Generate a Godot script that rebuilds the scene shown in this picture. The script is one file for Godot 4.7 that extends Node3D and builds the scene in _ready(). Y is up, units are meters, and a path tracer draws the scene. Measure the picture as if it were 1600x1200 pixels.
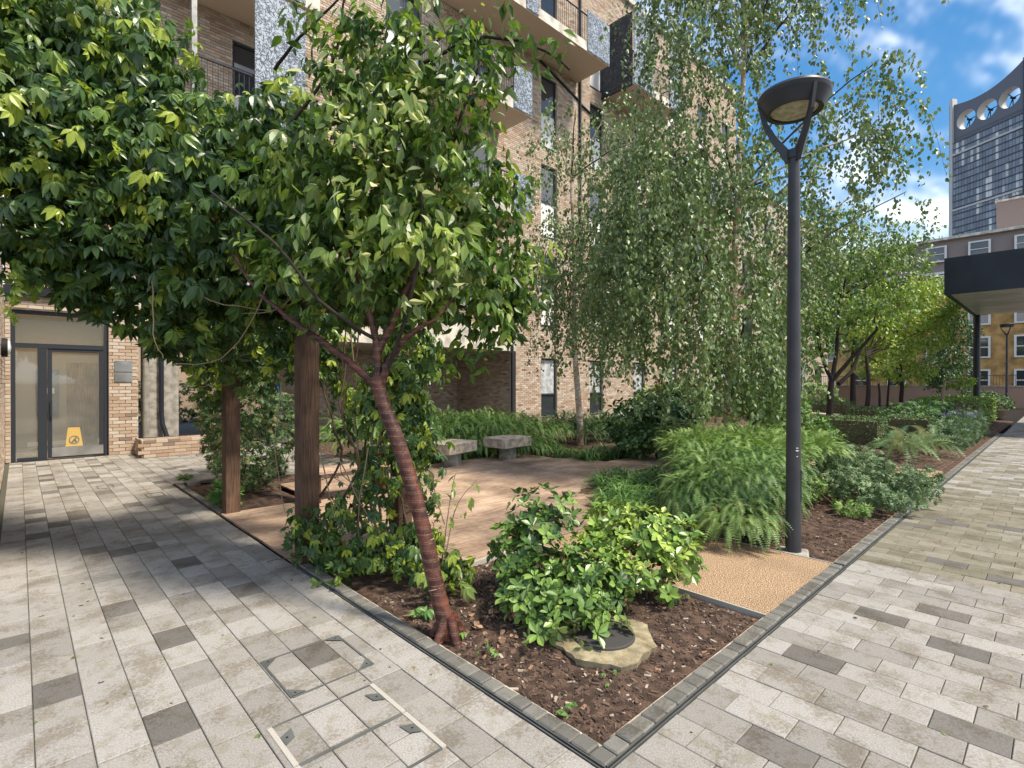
extends Node3D
# World: x runs along the right-hand path, -z along the left-hand path, y up. Zf below means "-z".
const EYE := 1.6
const FOC := 815.0
const HOR := 597.0
const RX := 0.7266
const RZ := 0.687
var rng := RandomNumberGenerator.new()
var used := {}
var M := {}
var T := {}

class MB:
	var v := PackedVector3Array()
	var n := PackedVector3Array()
	var u := PackedVector2Array()
	func tri(a: Vector3, b: Vector3, c: Vector3) -> void:
		var k := (c - a).cross(b - a).normalized()
		v.append(a); v.append(b); v.append(c)
		n.append(k); n.append(k); n.append(k)
	func trio(a: Vector3, b: Vector3, c: Vector3, o: Vector3) -> void:
		if (c - a).cross(b - a).dot(o) < 0.0: tri(a, c, b)
		else: tri(a, b, c)
	func quad(a: Vector3, b: Vector3, c: Vector3, d: Vector3, o: Vector3) -> void:
		trio(a, b, c, o); trio(a, c, d, o)
	func smooth(a: Vector3, b: Vector3, c: Vector3, na: Vector3, nb: Vector3, nc: Vector3) -> void:
		if (c - a).cross(b - a).dot(na + nb + nc) < 0.0:
			v.append(a); v.append(c); v.append(b); n.append(na); n.append(nc); n.append(nb)
		else:
			v.append(a); v.append(b); v.append(c); n.append(na); n.append(nb); n.append(nc)
	func box(c: Vector3, s: Vector3, b := Basis()) -> void:
		var h := s * 0.5
		for ax in 3:
			var e := Vector3(); e[ax] = 1.0
			var p := Vector3(); p[(ax + 1) % 3] = 1.0
			var q := Vector3(); q[(ax + 2) % 3] = 1.0
			for sg in [-1.0, 1.0]:
				var o: Vector3 = e * sg * h
				quad(c + b * (o - p * h - q * h), c + b * (o + p * h - q * h), c + b * (o + p * h + q * h), c + b * (o - p * h + q * h), b * (e * sg))
	# box with all edges of its upper and side faces bevelled by k
	func bevel(c: Vector3, s: Vector3, k: float, b := Basis()) -> void:
		var h := s * 0.5
		var i := h - Vector3(k, k, k)
		for ax in 3:
			var e := Vector3(); e[ax] = 1.0
			var p := Vector3(); p[(ax + 1) % 3] = 1.0
			var q := Vector3(); q[(ax + 2) % 3] = 1.0
			for sg in [-1.0, 1.0]:
				var o: Vector3 = e * sg * h
				quad(c + b * (o - p * i - q * i), c + b * (o + p * i - q * i), c + b * (o + p * i + q * i), c + b * (o - p * i + q * i), b * (e * sg))
				for sp in [-1.0, 1.0]:
					# edge between +-e and +-p, along q
					quad(c + b * (o + p * sp * i - q * i), c + b * (o + p * sp * i + q * i), c + b * (e * sg * i + p * sp * h + q * i), c + b * (e * sg * i + p * sp * h - q * i), b * (e * sg + p * sp))
		for sx in [-1.0, 1.0]:
			for sy in [-1.0, 1.0]:
				for sz in [-1.0, 1.0]:
					trio(c + b * Vector3(sx * h.x, sy * i.y, sz * i.z), c + b * Vector3(sx * i.x, sy * h.y, sz * i.z), c + b * Vector3(sx * i.x, sy * i.y, sz * h.z), b * Vector3(sx, sy, sz))
	func tube(pts: Array, rad: Array, sides := 8, cap := true) -> void:
		var rings := []
		var nr := []
		var prev := Vector3.ZERO
		for i in pts.size():
			var d: Vector3
			if i == 0: d = pts[1] - pts[0]
			elif i == pts.size() - 1: d = pts[i] - pts[i - 1]
			else: d = (pts[i + 1] - pts[i - 1])
			d = d.normalized()
			var x := prev
			if i == 0: x = Vector3(0, 0, 1) if absf(d.z) < 0.9 else Vector3(1, 0, 0)
			x = (x - d * x.dot(d)).normalized()
			prev = x
			var y := d.cross(x)
			var ring := []
			var ns := []
			for k in sides:
				var a := TAU * k / sides
				var o := x * cos(a) + y * sin(a)
				ring.append(pts[i] + o * rad[i]); ns.append(o)
			rings.append(ring); nr.append(ns)
		for i in pts.size() - 1:
			for k in sides:
				var j := (k + 1) % sides
				smooth(rings[i][k], rings[i][j], rings[i + 1][j], nr[i][k], nr[i][j], nr[i + 1][j])
				smooth(rings[i][k], rings[i + 1][j], rings[i + 1][k], nr[i][k], nr[i + 1][j], nr[i + 1][k])
		if cap:
			for e in [0, pts.size() - 1]:
				var o2: Vector3 = (pts[0] - pts[1]) if e == 0 else (pts[e] - pts[e - 1])
				for k in range(1, sides - 1):
					trio(rings[e][0], rings[e][k], rings[e][k + 1], o2)
	# profile of [radius, height] turned about the y axis at c
	func lathe(c: Vector3, prof: Array, sides := 32) -> void:
		for i in prof.size() - 1:
			var p: Array = prof[i]
			var q: Array = prof[i + 1]
			var t := Vector2(q[0] - p[0], q[1] - p[1])
			var nn := Vector2(t.y, -t.x).normalized()
			for k in sides:
				var a := TAU * k / sides
				var b := TAU * (k + 1) / sides
				var ea := Vector3(cos(a), 0, sin(a))
				var eb := Vector3(cos(b), 0, sin(b))
				var up := Vector3.UP
				var na := ea * nn.x + up * nn.y
				var nb := eb * nn.x + up * nn.y
				var p1: Vector3 = c + ea * p[0] + up * p[1]
				var p2: Vector3 = c + eb * p[0] + up * p[1]
				var p3: Vector3 = c + eb * q[0] + up * q[1]
				var p4: Vector3 = c + ea * q[0] + up * q[1]
				if p[0] > 0.0: smooth(p1, p2, p3, na, nb, nb)
				if q[0] > 0.0: smooth(p1, p3, p4, na, nb, na)
	func mesh() -> ArrayMesh:
		var arr := []
		arr.resize(Mesh.ARRAY_MAX)
		arr[Mesh.ARRAY_VERTEX] = v
		arr[Mesh.ARRAY_NORMAL] = n
		if u.size() == v.size(): arr[Mesh.ARRAY_TEX_UV] = u
		var m := ArrayMesh.new()
		m.add_surface_from_arrays(Mesh.PRIMITIVE_TRIANGLES, arr)
		return m

# ---------------------------------------------------------------- small helpers
func V(x: float, y: float, zf: float) -> Vector3: return Vector3(x, y, -zf)
func at(px: float, py: float, d: float) -> Vector3:
	var r := (px - 800.0) / FOC * d
	return Vector3(RX * r + RZ * d, EYE + (HOR - py) / FOC * d, -(-RZ * r + RX * d))
func gp(px: float, py: float) -> Vector3:
	var p := at(px, py, FOC * EYE / (py - HOR))
	p.y = 0.0
	return p
func seen_at(p: Vector3) -> Vector3: # pixel x, pixel y, depth
	var d := p.x * RZ - p.z * RX
	var r := p.x * RX + p.z * RZ
	return Vector3(800.0 + r / maxf(d, 0.01) * FOC, HOR - (p.y - EYE) / maxf(d, 0.01) * FOC, d)
func in_view(p: Vector3, mar := 40.0) -> bool:
	var s := seen_at(p)
	return s.z > 0.3 and s.x > -mar and s.x < 1600.0 + mar and s.y > -mar and s.y < 1200.0 + mar
func rf(a: float, b: float) -> float: return rng.randf_range(a, b)
func rdir() -> Vector3:
	var z := rf(-1, 1)
	var a := rf(0, TAU)
	var k := sqrt(1.0 - z * z)
	return Vector3(k * cos(a), z, k * sin(a))
func lin(r: float, g: float, b: float) -> Color: return Color(r, g, b).linear_to_srgb()
func numbered(s: String) -> String:
	used[s] = used.get(s, -1) + 1
	return s if used[s] == 0 else "%s_%03d" % [s, used[s]]
func thing(called: String, label: String, category: String, pos := Vector3.ZERO, group := "") -> Node3D:
	var o := Node3D.new()
	o.name = numbered(called)
	add_child(o)
	o.position = pos
	o.set_meta("label", label); o.set_meta("category", category)
	if group: o.set_meta("group", group)
	return o
func part(parent: Node3D, called: String, mesh: Mesh, mat: Material, tr := Transform3D(), stuff := false) -> MeshInstance3D:
	var o := MeshInstance3D.new()
	o.name = called
	o.mesh = mesh
	o.material_override = mat
	o.transform = tr
	if stuff: o.set_meta("kind", "stuff")
	parent.add_child(o, true)
	return o
func node(parent: Node3D, called: String, pos := Vector3.ZERO) -> Node3D:
	var o := Node3D.new()
	o.name = called
	o.position = pos
	parent.add_child(o, true)
	return o
func bx(parent: Node3D, called: String, c: Vector3, s: Vector3, mat: Material, k := 0.0) -> MeshInstance3D:
	var b := MB.new()
	if k > 0.0: b.bevel(Vector3.ZERO, s, k)
	else: b.box(Vector3.ZERO, s)
	return part(parent, called, b.mesh(), mat, Transform3D(Basis(), c))
func structure(called: String, mesh: Mesh, mat: Material) -> MeshInstance3D:
	var o := part(self, numbered(called), mesh, mat)
	o.set_meta("kind", "structure")
	return o
func multi(parent: Node3D, called: String, mesh: Mesh, mat: Material, trs: Array, cols: Array) -> MultiMeshInstance3D:
	var mm := MultiMesh.new()
	mm.transform_format = MultiMesh.TRANSFORM_3D
	mm.use_colors = true
	mm.mesh = mesh
	mm.instance_count = trs.size()
	for i in trs.size():
		mm.set_instance_transform(i, trs[i])
		mm.set_instance_color(i, cols[i])
	var o := MultiMeshInstance3D.new()
	o.name = called
	o.multimesh = mm
	o.material_override = mat
	o.set_meta("kind", "stuff")
	parent.add_child(o, true)
	return o
# list: [transform, palette index]; the `most` that show largest become parts, the rest one MultiMesh
func spread(parent: Node3D, piece: String, rest: String, mesh: Mesh, list: Array, pal: Array, mats: Array, vc: Material, most: int) -> void:
	if most > 0:
		var key := []
		for i in list.size():
			var p: Vector3 = list[i][0].origin + parent.position
			key.append([seen_at(p).z if in_view(p, 5.0) else 1000.0 + p.length(), i])
		key.sort_custom(func(a, b): return a[0] < b[0])
		var left := []
		for j in key.size():
			var e: Array = list[key[j][1]]
			if j < most and key[j][0] < 900.0: part(parent, piece, mesh, mats[e[1]], e[0])
			else: left.append(e)
		list = left
	if list.is_empty(): return
	var trs := []
	var cols := []
	for e in list:
		trs.append(e[0])
		var c: Color = pal[e[1]]
		var k := rf(0.85, 1.15)
		cols.append(Color(c.r * k, c.g * k, c.b * k))
	multi(parent, rest, mesh, vc, trs, cols)

# ---------------------------------------------------------------- textures and materials
func noise_img(size: int, freq: float, oct: int, sd: int, type := FastNoiseLite.TYPE_SIMPLEX_SMOOTH) -> Image:
	var f := FastNoiseLite.new()
	f.seed = sd
	f.frequency = freq
	f.noise_type = type
	f.fractal_octaves = oct
	if oct < 2: f.fractal_type = FastNoiseLite.FRACTAL_NONE
	return f.get_seamless_image(size, size, false, false, 0.15, true)
func tex(fn: Callable, size: int) -> ImageTexture:
	var im := Image.create(size, size, false, Image.FORMAT_RGB8)
	for y in size:
		for x in size:
			im.set_pixel(x, y, fn.call(x, y))
	return ImageTexture.create_from_image(im)
func make_textures() -> void:
	var a := noise_img(512, 0.006, 5, 3)
	var b := noise_img(512, 0.09, 3, 7)
	var c := noise_img(512, 0.35, 1, 11)
	var d := noise_img(512, 0.02, 4, 21)
	# granite-like concrete: speckle, plus dirt and moss in patches
	T.paving = tex(func(x, y):
		var sp: float = c.get_pixel(x, y).r
		var md: float = b.get_pixel(x, y).r
		var l := 0.86 + (sp - 0.5) * 0.30 + (md - 0.5) * 0.24
		return Color(l, l * 0.992, l * 0.975), 512)
	T.dirt = tex(func(x, y):
		var s := smoothstep(0.50, 0.78, a.get_pixel(x, y).r * 0.62 + b.get_pixel(x, y).r * 0.38)
		var g := smoothstep(0.55, 0.8, d.get_pixel((x + 99) % 512, y).r)
		var q := Color(1, 1, 1).lerp(Color(0.74, 0.70, 0.64), s * 0.6)
		return q.lerp(Color(0.78, 0.76, 0.64), g * 0.3), 512)
	T.speck = tex(func(x, y):
		var l := 0.90 + (c.get_pixel(x, y).r - 0.5) * 0.42 + (b.get_pixel(x, y).r - 0.5) * 0.2
		return Color(l, l, l), 512)
	T.patch = tex(func(x, y):
		var l := 0.90 + (a.get_pixel(x, y).r - 0.5) * 0.42 + (b.get_pixel(x, y).r - 0.5) * 0.18
		return Color(l, l, l), 512)
	T.bump = tex(func(x, y):
		var l: float = c.get_pixel(x, y).r * 0.5 + b.get_pixel(x, y).r * 0.5
		return Color(l, l, l), 512)
	T.soil = tex(func(x, y):
		var l: float = 0.55 + (c.get_pixel(x, y).r - 0.5) * 0.7 + (b.get_pixel(x, y).r - 0.5) * 0.7
		var k: float = a.get_pixel(x, y).r
		var q := Color(0.29, 0.245, 0.215).lerp(Color(0.43, 0.365, 0.32), smoothstep(0.35, 0.7, k))
		if c.get_pixel((x * 3 + 7) % 512, (y * 3) % 512).r > 0.93: q = Color(0.7, 0.6, 0.5)
		return Color(q.r * (0.5 + l), q.g * (0.5 + l), q.b * (0.5 + l)), 512)
	T.gravel = tex(func(x, y):
		var k: float = c.get_pixel(x, y).r
		var q := Color(0.46, 0.34, 0.23).lerp(Color(0.90, 0.77, 0.61), smoothstep(0.25, 0.75, k))
		var g: float = a.get_pixel(x, y).r
		return q.lerp(Color(0.55, 0.46, 0.35), smoothstep(0.45, 0.85, g) * 0.25), 512)
	# wood grain: stretched along v
	var wv := noise_img(512, 0.05, 4, 31)
	T.wood = tex(func(x, y):
		var k: float = wv.get_pixel((x * 4) % 512, int(y / 8.0)).r
		var m: float = a.get_pixel(x, y).r
		var l := 0.86 + (k - 0.5) * 0.6 + (m - 0.5) * 0.25
		return Color(l, l * 0.97, l * 0.94), 512)
	T.woodx = tex(func(x, y):
		var k: float = wv.get_pixel(int(x / 8.0), (y * 4) % 512).r
		var m: float = a.get_pixel(x, y).r
		var l := 0.90 + (k - 0.5) * 0.42 + (m - 0.5) * 0.25
		return Color(l, l * 0.97, l * 0.94), 512)
	# cherry bark: glossy red brown with pale horizontal lenticel bands
	T.cherry = tex(func(x, y):
		var k: float = noise_band(b, x, y)
		var q := Color(0.40, 0.24, 0.19).lerp(Color(0.22, 0.13, 0.11), smoothstep(0.3, 0.7, a.get_pixel(x, y).r))
		q = q.lerp(Color(0.36, 0.31, 0.27), smoothstep(0.55, 0.75, d.get_pixel(x, y).r) * 0.7)
		return q.lerp(Color(0.60, 0.48, 0.40), k), 256)
	# birch bark
	T.birch = tex(func(x, y):
		var k := smoothstep(0.62, 0.70, wv.get_pixel(int(x / 3.0), (y * 2) % 512).r)
		var g: float = a.get_pixel(x, y).r
		return Color(0.88, 0.83, 0.76).lerp(Color(0.72, 0.58, 0.48), smoothstep(0.45, 0.75, g)).lerp(Color(0.2, 0.17, 0.15), k * 0.9), 256)
	# leaf-cut screen of the balconies (print-sized holes)
	var im := Image.create(512, 512, false, Image.FORMAT_RGB8)
	im.fill(Color(0.80, 0.83, 0.86))
	for i in 1700:
		var cx := rng.randi_range(0, 511)
		var cy := rng.randi_range(0, 511)
		var an := rf(0, PI)
		var ln := rf(12, 24)
		var wd := rf(2.5, 4.5)
		for t in range(-int(ln), int(ln) + 1):
			var w := wd * (1.0 - absf(t) / ln)
			var px := cx + cos(an) * t
			var py := cy + sin(an) * t
			for k in range(-int(w) - 1, int(w) + 2):
				if absf(k) <= w: im.set_pixel(posmod(int(px - sin(an) * k), 512), posmod(int(py + cos(an) * k), 512), Color(0.38, 0.40, 0.44))
	T.screen = ImageTexture.create_from_image(im)
	T.metal = tex(func(x, y):
		var l := 0.9 + (a.get_pixel(x, y).r - 0.5) * 0.25 + (c.get_pixel(x, y).r - 0.5) * 0.06
		return Color(l, l, l), 256)
func noise_band(b: Image, x: int, y: int) -> float:
	var row := int(y / 9.0)
	var j := fposmod(y, 9.0)
	if (row * 7919 + 13) % 5 < 3: return 0.0
	var off := (row * 389) % 512
	var on := smoothstep(0.42, 0.55, b.get_pixel((x * 2 + off) % 512, (row * 37) % 512).r)
	return on * (1.0 - smoothstep(0.8, 2.2, absf(j - 4.0))) * 0.9
func mat(c: Color, rough := 0.8, t: Texture2D = null, scale := 1.0, world := true) -> StandardMaterial3D:
	var m := StandardMaterial3D.new()
	m.albedo_color = c
	m.roughness = rough
	m.metallic_specular = 0.4
	if t:
		m.albedo_texture = t
		m.uv1_triplanar = true
		m.uv1_world_triplanar = world
		m.uv1_scale = Vector3.ONE * scale
	return m
func detail(m: StandardMaterial3D, t: Texture2D, scale: float) -> void:
	m.detail_enabled = true
	m.detail_blend_mode = BaseMaterial3D.BLEND_MODE_MUL
	m.detail_albedo = t
	m.detail_uv_layer = BaseMaterial3D.DETAIL_UV_2
	m.uv2_triplanar = true
	m.uv2_world_triplanar = true
	m.uv2_scale = Vector3.ONE * scale
func relief(m: StandardMaterial3D, t: Texture2D, k: float) -> void:
	m.heightmap_enabled = true
	m.heightmap_texture = t
	m.heightmap_scale = k
func leafmat(c: Color, rough := 0.45, back := 0.5) -> StandardMaterial3D:
	var m := mat(c, rough)
	m.cull_mode = BaseMaterial3D.CULL_DISABLED
	m.metallic_specular = 0.5
	m.backlight_enabled = true
	m.backlight = Color(1.0, 1.0, 0.72) * minf(back * 1.6, 0.95)
	return m
func leafset(pal: Array, rough := 0.45, back := 0.5) -> Array: # [materials, vertex-colour material]
	var ms := []
	for c in pal: ms.append(leafmat(c.linear_to_srgb(), rough, back))
	var vc := leafmat(Color.WHITE, rough, back)
	vc.vertex_color_use_as_albedo = true
	return [ms, vc]
func vcol(m: StandardMaterial3D) -> StandardMaterial3D:
	m.vertex_color_use_as_albedo = true
	return m
func glass() -> StandardMaterial3D:
	var m := StandardMaterial3D.new()
	m.transparency = BaseMaterial3D.TRANSPARENCY_ALPHA
	m.albedo_color = Color(0.8, 0.85, 0.85, 0.08)
	m.roughness = 0.02
	m.metallic_specular = 0.5
	return m
func make_materials() -> void:
	M.ground = mat(lin(0.10, 0.095, 0.085), 0.95, T.soil, 0.4)
	M.pave = []
	for k in [[0.42, 0.405, 0.39], [0.39, 0.372, 0.352], [0.34, 0.325, 0.308], [0.46, 0.445, 0.43], [0.215, 0.203, 0.192], [0.18, 0.17, 0.16], [0.285, 0.265, 0.205], [0.235, 0.22, 0.165], [0.33, 0.31, 0.255]]:
		var tint := lin(k[0], k[1], k[2])
		var m := mat(tint, 0.85, T.paving, 1.9)
		detail(m, T.dirt, 0.8)
		relief(m, T.bump, 0.12)
		M.pave.append(m)
	M.pave_vc = vcol(mat(Color.WHITE, 0.85, T.paving, 1.9))
	detail(M.pave_vc, T.dirt, 0.8)
	relief(M.pave_vc, T.bump, 0.12)
	M.joint = mat(lin(0.11, 0.105, 0.08), 0.95, T.speck, 2.0)
	M.sett = []
	for k in [0.235, 0.19, 0.27]:
		var m := mat(lin(k, k * 0.985, k * 0.92), 0.75, T.paving, 3.0)
		detail(m, T.dirt, 0.9)
		relief(m, T.bump, 0.3)
		M.sett.append(m)
	M.soil = mat(Color(1.0, 0.95, 0.92), 0.95, T.soil, 2.2)
	relief(M.soil, T.bump, 2.0)
	M.gravel = mat(Color(0.88, 0.90, 0.94), 0.95, T.gravel, 0.5)
	relief(M.gravel, T.bump, 0.5)
	M.deck = []
	for k in [[0.52, 0.39, 0.295], [0.49, 0.36, 0.27], [0.55, 0.42, 0.325]]:
		var m := mat(lin(k[0], k[1], k[2]), 0.7, T.woodx, 0.5)
		detail(m, T.patch, 0.23)
		M.deck.append(m)
	M.timber = mat(lin(0.155, 0.095, 0.065), 0.8, T.wood, 0.9)
	relief(M.timber, T.wood, 0.3)
	M.timber_dark = mat(lin(0.12, 0.07, 0.045), 0.85, T.wood, 0.9)
	M.steel = mat(lin(0.30, 0.30, 0.29), 0.45, T.metal, 2.0)
	M.steel.metallic = 0.7
	M.steel_dull = mat(lin(0.12, 0.125, 0.12), 0.6, T.metal, 2.0)
	M.pale_strip = mat(lin(0.52, 0.49, 0.43), 0.7, T.speck, 3.0)
	M.black = mat(lin(0.012, 0.012, 0.013), 0.7)
	M.lamp_metal = mat(lin(0.055, 0.057, 0.064), 0.42, T.metal, 1.5)
	M.lamp_glass = mat(lin(0.62, 0.58, 0.46), 0.35, T.patch, 3.0)
	M.concrete = mat(lin(0.50, 0.46, 0.40), 0.85, T.patch, 1.2)
	detail(M.concrete, T.speck, 3.0)
	relief(M.concrete, T.bump, 0.15)
	M.stone = mat(lin(0.60, 0.52, 0.43), 0.9, T.patch, 1.6)
	detail(M.stone, T.dirt, 1.2)
	relief(M.stone, T.bump, 0.6)
	M.cream = mat(lin(0.74, 0.68, 0.58), 0.8, T.patch, 0.5)
	M.soffit = mat(lin(0.68, 0.58, 0.48), 0.85, T.speck, 0.6)
	M.mortar = mat(lin(0.58, 0.51, 0.43), 0.95, T.speck, 2.0)
	M.brickcol = [Color(0.54, 0.40, 0.29), Color(0.61, 0.49, 0.38), Color(0.68, 0.58, 0.48), Color(0.47, 0.33, 0.23), Color(0.58, 0.45, 0.34), Color(0.30, 0.22, 0.17)]
	M.brick = []
	for c in M.brickcol: M.brick.append(mat(c.linear_to_srgb(), 0.9, T.speck, 3.0))
	M.brick_vc = vcol(mat(Color.WHITE, 0.9, T.speck, 3.0))
	M.brickdark_vc = M.brick_vc
	M.frame = mat(lin(0.03, 0.035, 0.045), 0.45)
	M.white = mat(lin(0.75, 0.74, 0.71), 0.5)
	M.glass = glass()
	M.darkglass = mat(lin(0.035, 0.042, 0.05), 0.04)
	M.darkglass.metallic_specular = 0.8
	M.netcurtain = mat(lin(0.55, 0.57, 0.58), 0.25, T.patch, 0.8)
	M.screen = mat(lin(0.62, 0.66, 0.70), 0.45, T.screen, 0.55)
	M.panel_dark = mat(lin(0.10, 0.115, 0.13), 0.4, T.screen, 0.55)
	M.anthracite = mat(lin(0.022, 0.027, 0.038), 0.4, T.metal, 0.5)
	M.soffit_metal = mat(lin(0.72, 0.72, 0.68), 0.3, T.metal, 0.4)
	M.asphalt = mat(lin(0.13, 0.13, 0.125), 0.9, T.speck, 1.0)
	M.plaster = mat(lin(0.50, 0.42, 0.32), 0.8, T.speck, 1.0)
	M.yellow = mat(lin(0.72, 0.42, 0.02), 0.4)
	M.brushed = mat(lin(0.55, 0.54, 0.52), 0.3, T.metal, 1.0)
	M.brushed.metallic = 0.8
	M.cherry = mat(Color(1.0, 0.96, 0.95), 0.5, T.cherry, 3.2)
	relief(M.cherry, T.cherry, 0.4)
	M.birch = mat(Color(1, 1, 1), 0.8, T.birch, 1.2)
	M.bark = mat(lin(0.045, 0.033, 0.027), 0.9, T.patch, 3.0)
	M.twig = mat(lin(0.10, 0.065, 0.04), 0.9)
	M.stem_pale = mat(lin(0.26, 0.19, 0.12), 0.9)
	M.core = mat(lin(0.20, 0.15, 0.095), 0.95, T.speck, 3.0)
	M.orange_brick = mat(lin(0.74, 0.45, 0.17), 0.9, T.speck, 1.2)
	detail(M.orange_brick, T.patch, 0.3)
	M.slate = mat(lin(0.36, 0.30, 0.28), 0.8, T.speck, 1.2)
	M.slate_warm = mat(lin(0.38, 0.29, 0.25), 0.9, T.speck, 1.0)

# ---------------------------------------------------------------- camera, sky, sun
func make_view() -> void:
	var cam := Camera3D.new()
	cam.name = "camera"
	cam.position = Vector3(0, EYE, 0)
	cam.rotation = Vector3(-0.0037, -atan2(RZ, RX), 0)
	cam.fov = rad_to_deg(2.0 * atan(600.0 / FOC))
	cam.near = 0.05
	cam.far = 2000.0
	add_child(cam)
	var env := Environment.new()
	env.background_mode = Environment.BG_SKY
	env.tonemap_mode = Environment.TONE_MAPPER_LINEAR
	env.tonemap_exposure = 2.6
	env.sdfgi_enabled = true; env.ssao_enabled = true; env.ssil_enabled = true
	var sky := Sky.new()
	var sm := PanoramaSkyMaterial.new()
	sm.panorama = sky_texture()
	sky.sky_material = sm
	env.sky = sky
	var we := WorldEnvironment.new()
	we.name = "world_environment"
	we.environment = env
	add_child(we)
	var sun := DirectionalLight3D.new()
	sun.name = "sun"
	sun.light_energy = 0.8
	sun.light_angular_distance = 9.0
	sun.light_color = Color(1.0, 0.955, 0.88)
	sun.shadow_enabled = true
	add_child(sun)
	var el := deg_to_rad(58.0)
	var to_sun := Vector3(0.34 * cos(el), sin(el), 0.94 * cos(el))
	sun.look_at_from_position(to_sun * 50.0, Vector3.ZERO)
const CX := 48.0
func sky_texture() -> ImageTexture:
	var w := 1024
	var h := 512
	var f := FastNoiseLite.new()
	f.seed = 5; f.frequency = 1.0; f.fractal_octaves = 6; f.fractal_gain = 0.55
	f.domain_warp_enabled = true; f.domain_warp_amplitude = 0.5; f.domain_warp_frequency = 1.2
	var im := Image.create(w, h, false, Image.FORMAT_RGBF)
	var zen := Vector3(0.018, 0.085, 0.225)
	var mid := Vector3(0.06, 0.168, 0.325)
	var hor := Vector3(0.50, 0.58, 0.64)
	for y in h:
		var el := (0.5 - (y + 0.5) / h) * PI
		var s := maxf(sin(el), 0.0)
		var c: Vector3
		c = hor.lerp(mid, smoothstep(0.0, 0.34, s)).lerp(zen, smoothstep(0.25, 0.75, s))
		if el < 0.0: c = Vector3(0.25, 0.23, 0.20)
		for x in w:
			var p := c
			if el > 0.0:
				var a := ((x + 0.5) / w - 0.5) * TAU
				# wisps drawn out on a high layer
				var k := 1.0 / (s + 0.22)
				var dx := sin(a) * cos(el) * k
				var dz := -cos(a) * cos(el) * k
				var q := f.get_noise_3d(dx * 0.8 + dz * 0.5 + CX, dz * 2.4 - dx * 1.2, 3.0)
				var big := f.get_noise_3d(dx * 0.3 + 9.0, dz * 0.35 + CX, 1.0)
				var cl := smoothstep(-0.25, 0.62, q * 0.9 + big * 0.7)
				p = c.lerp(Vector3(1.0, 0.99, 0.98), cl * 0.85)
			im.set_pixel(x, y, Color(p.x, p.y, p.z))
	return ImageTexture.create_from_image(im)

# ---------------------------------------------------------------- ground
const PX := 0.188   # paver course
const PL := 0.282   # paver length
func rect_sheet(called: String, x0: float, x1: float, z0: float, z1: float, y: float, m: Material, step := 0.0, amp := 0.0, sd := 1) -> MeshInstance3D:
	var b := MB.new()
	if step <= 0.0:
		b.quad(V(x0, y, z0), V(x1, y, z0), V(x1, y, z1), V(x0, y, z1), Vector3.UP)
	else:
		var f := FastNoiseLite.new()
		f.seed = sd; f.frequency = 1.6; f.fractal_octaves = 4
		var nx := int(ceil((x1 - x0) / step))
		var nz := int(ceil((z1 - z0) / step))
		var hg := func(i: int, j: int) -> Vector3:
			var x: float = lerp(x0, x1, float(i) / nx)
			var z: float = lerp(z0, z1, float(j) / nz)
			var e := minf(minf(x - x0, x1 - x), minf(z - z0, z1 - z))
			return V(x, y + amp * f.get_noise_2d(x, z) * clampf(e * 5.0, 0.15, 1.0) + minf(0.05, maxf(e, 0.0) * 0.10), z)
		for i in nx:
			for j in nz:
				var a: Vector3 = hg.call(i, j)
				var c: Vector3 = hg.call(i + 1, j)
				var d: Vector3 = hg.call(i + 1, j + 1)
				var e: Vector3 = hg.call(i, j + 1)
				b.quad(a, c, d, e, Vector3.UP)
	return structure(called, b.mesh(), m)
func paver_mesh() -> ArrayMesh:
	var b := MB.new()
	var sx := PX - 0.004
	var sz := PL - 0.004
	var k := 0.003
	var t := -k
	var lo := -0.05
	var h := [Vector3(-sx / 2, 0, -sz / 2), Vector3(sx / 2, 0, -sz / 2), Vector3(sx / 2, 0, sz / 2), Vector3(-sx / 2, 0, sz / 2)]
	var i := []
	for p in h: i.append(Vector3(p.x - signf(p.x) * k, 0, p.z - signf(p.z) * k))
	b.quad(i[0], i[1], i[2], i[3], Vector3.UP)
	for q in 4:
		var r := (q + 1) % 4
		var o: Vector3 = h[q] + h[r]
		b.quad(i[q], i[r], h[r] + Vector3(0, t, 0), h[q] + Vector3(0, t, 0), o + Vector3.UP)
		b.quad(h[q] + Vector3(0, t, 0), h[r] + Vector3(0, t, 0), h[r] + Vector3(0, lo, 0), h[q] + Vector3(0, lo, 0), o)
	return b.mesh()
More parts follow.
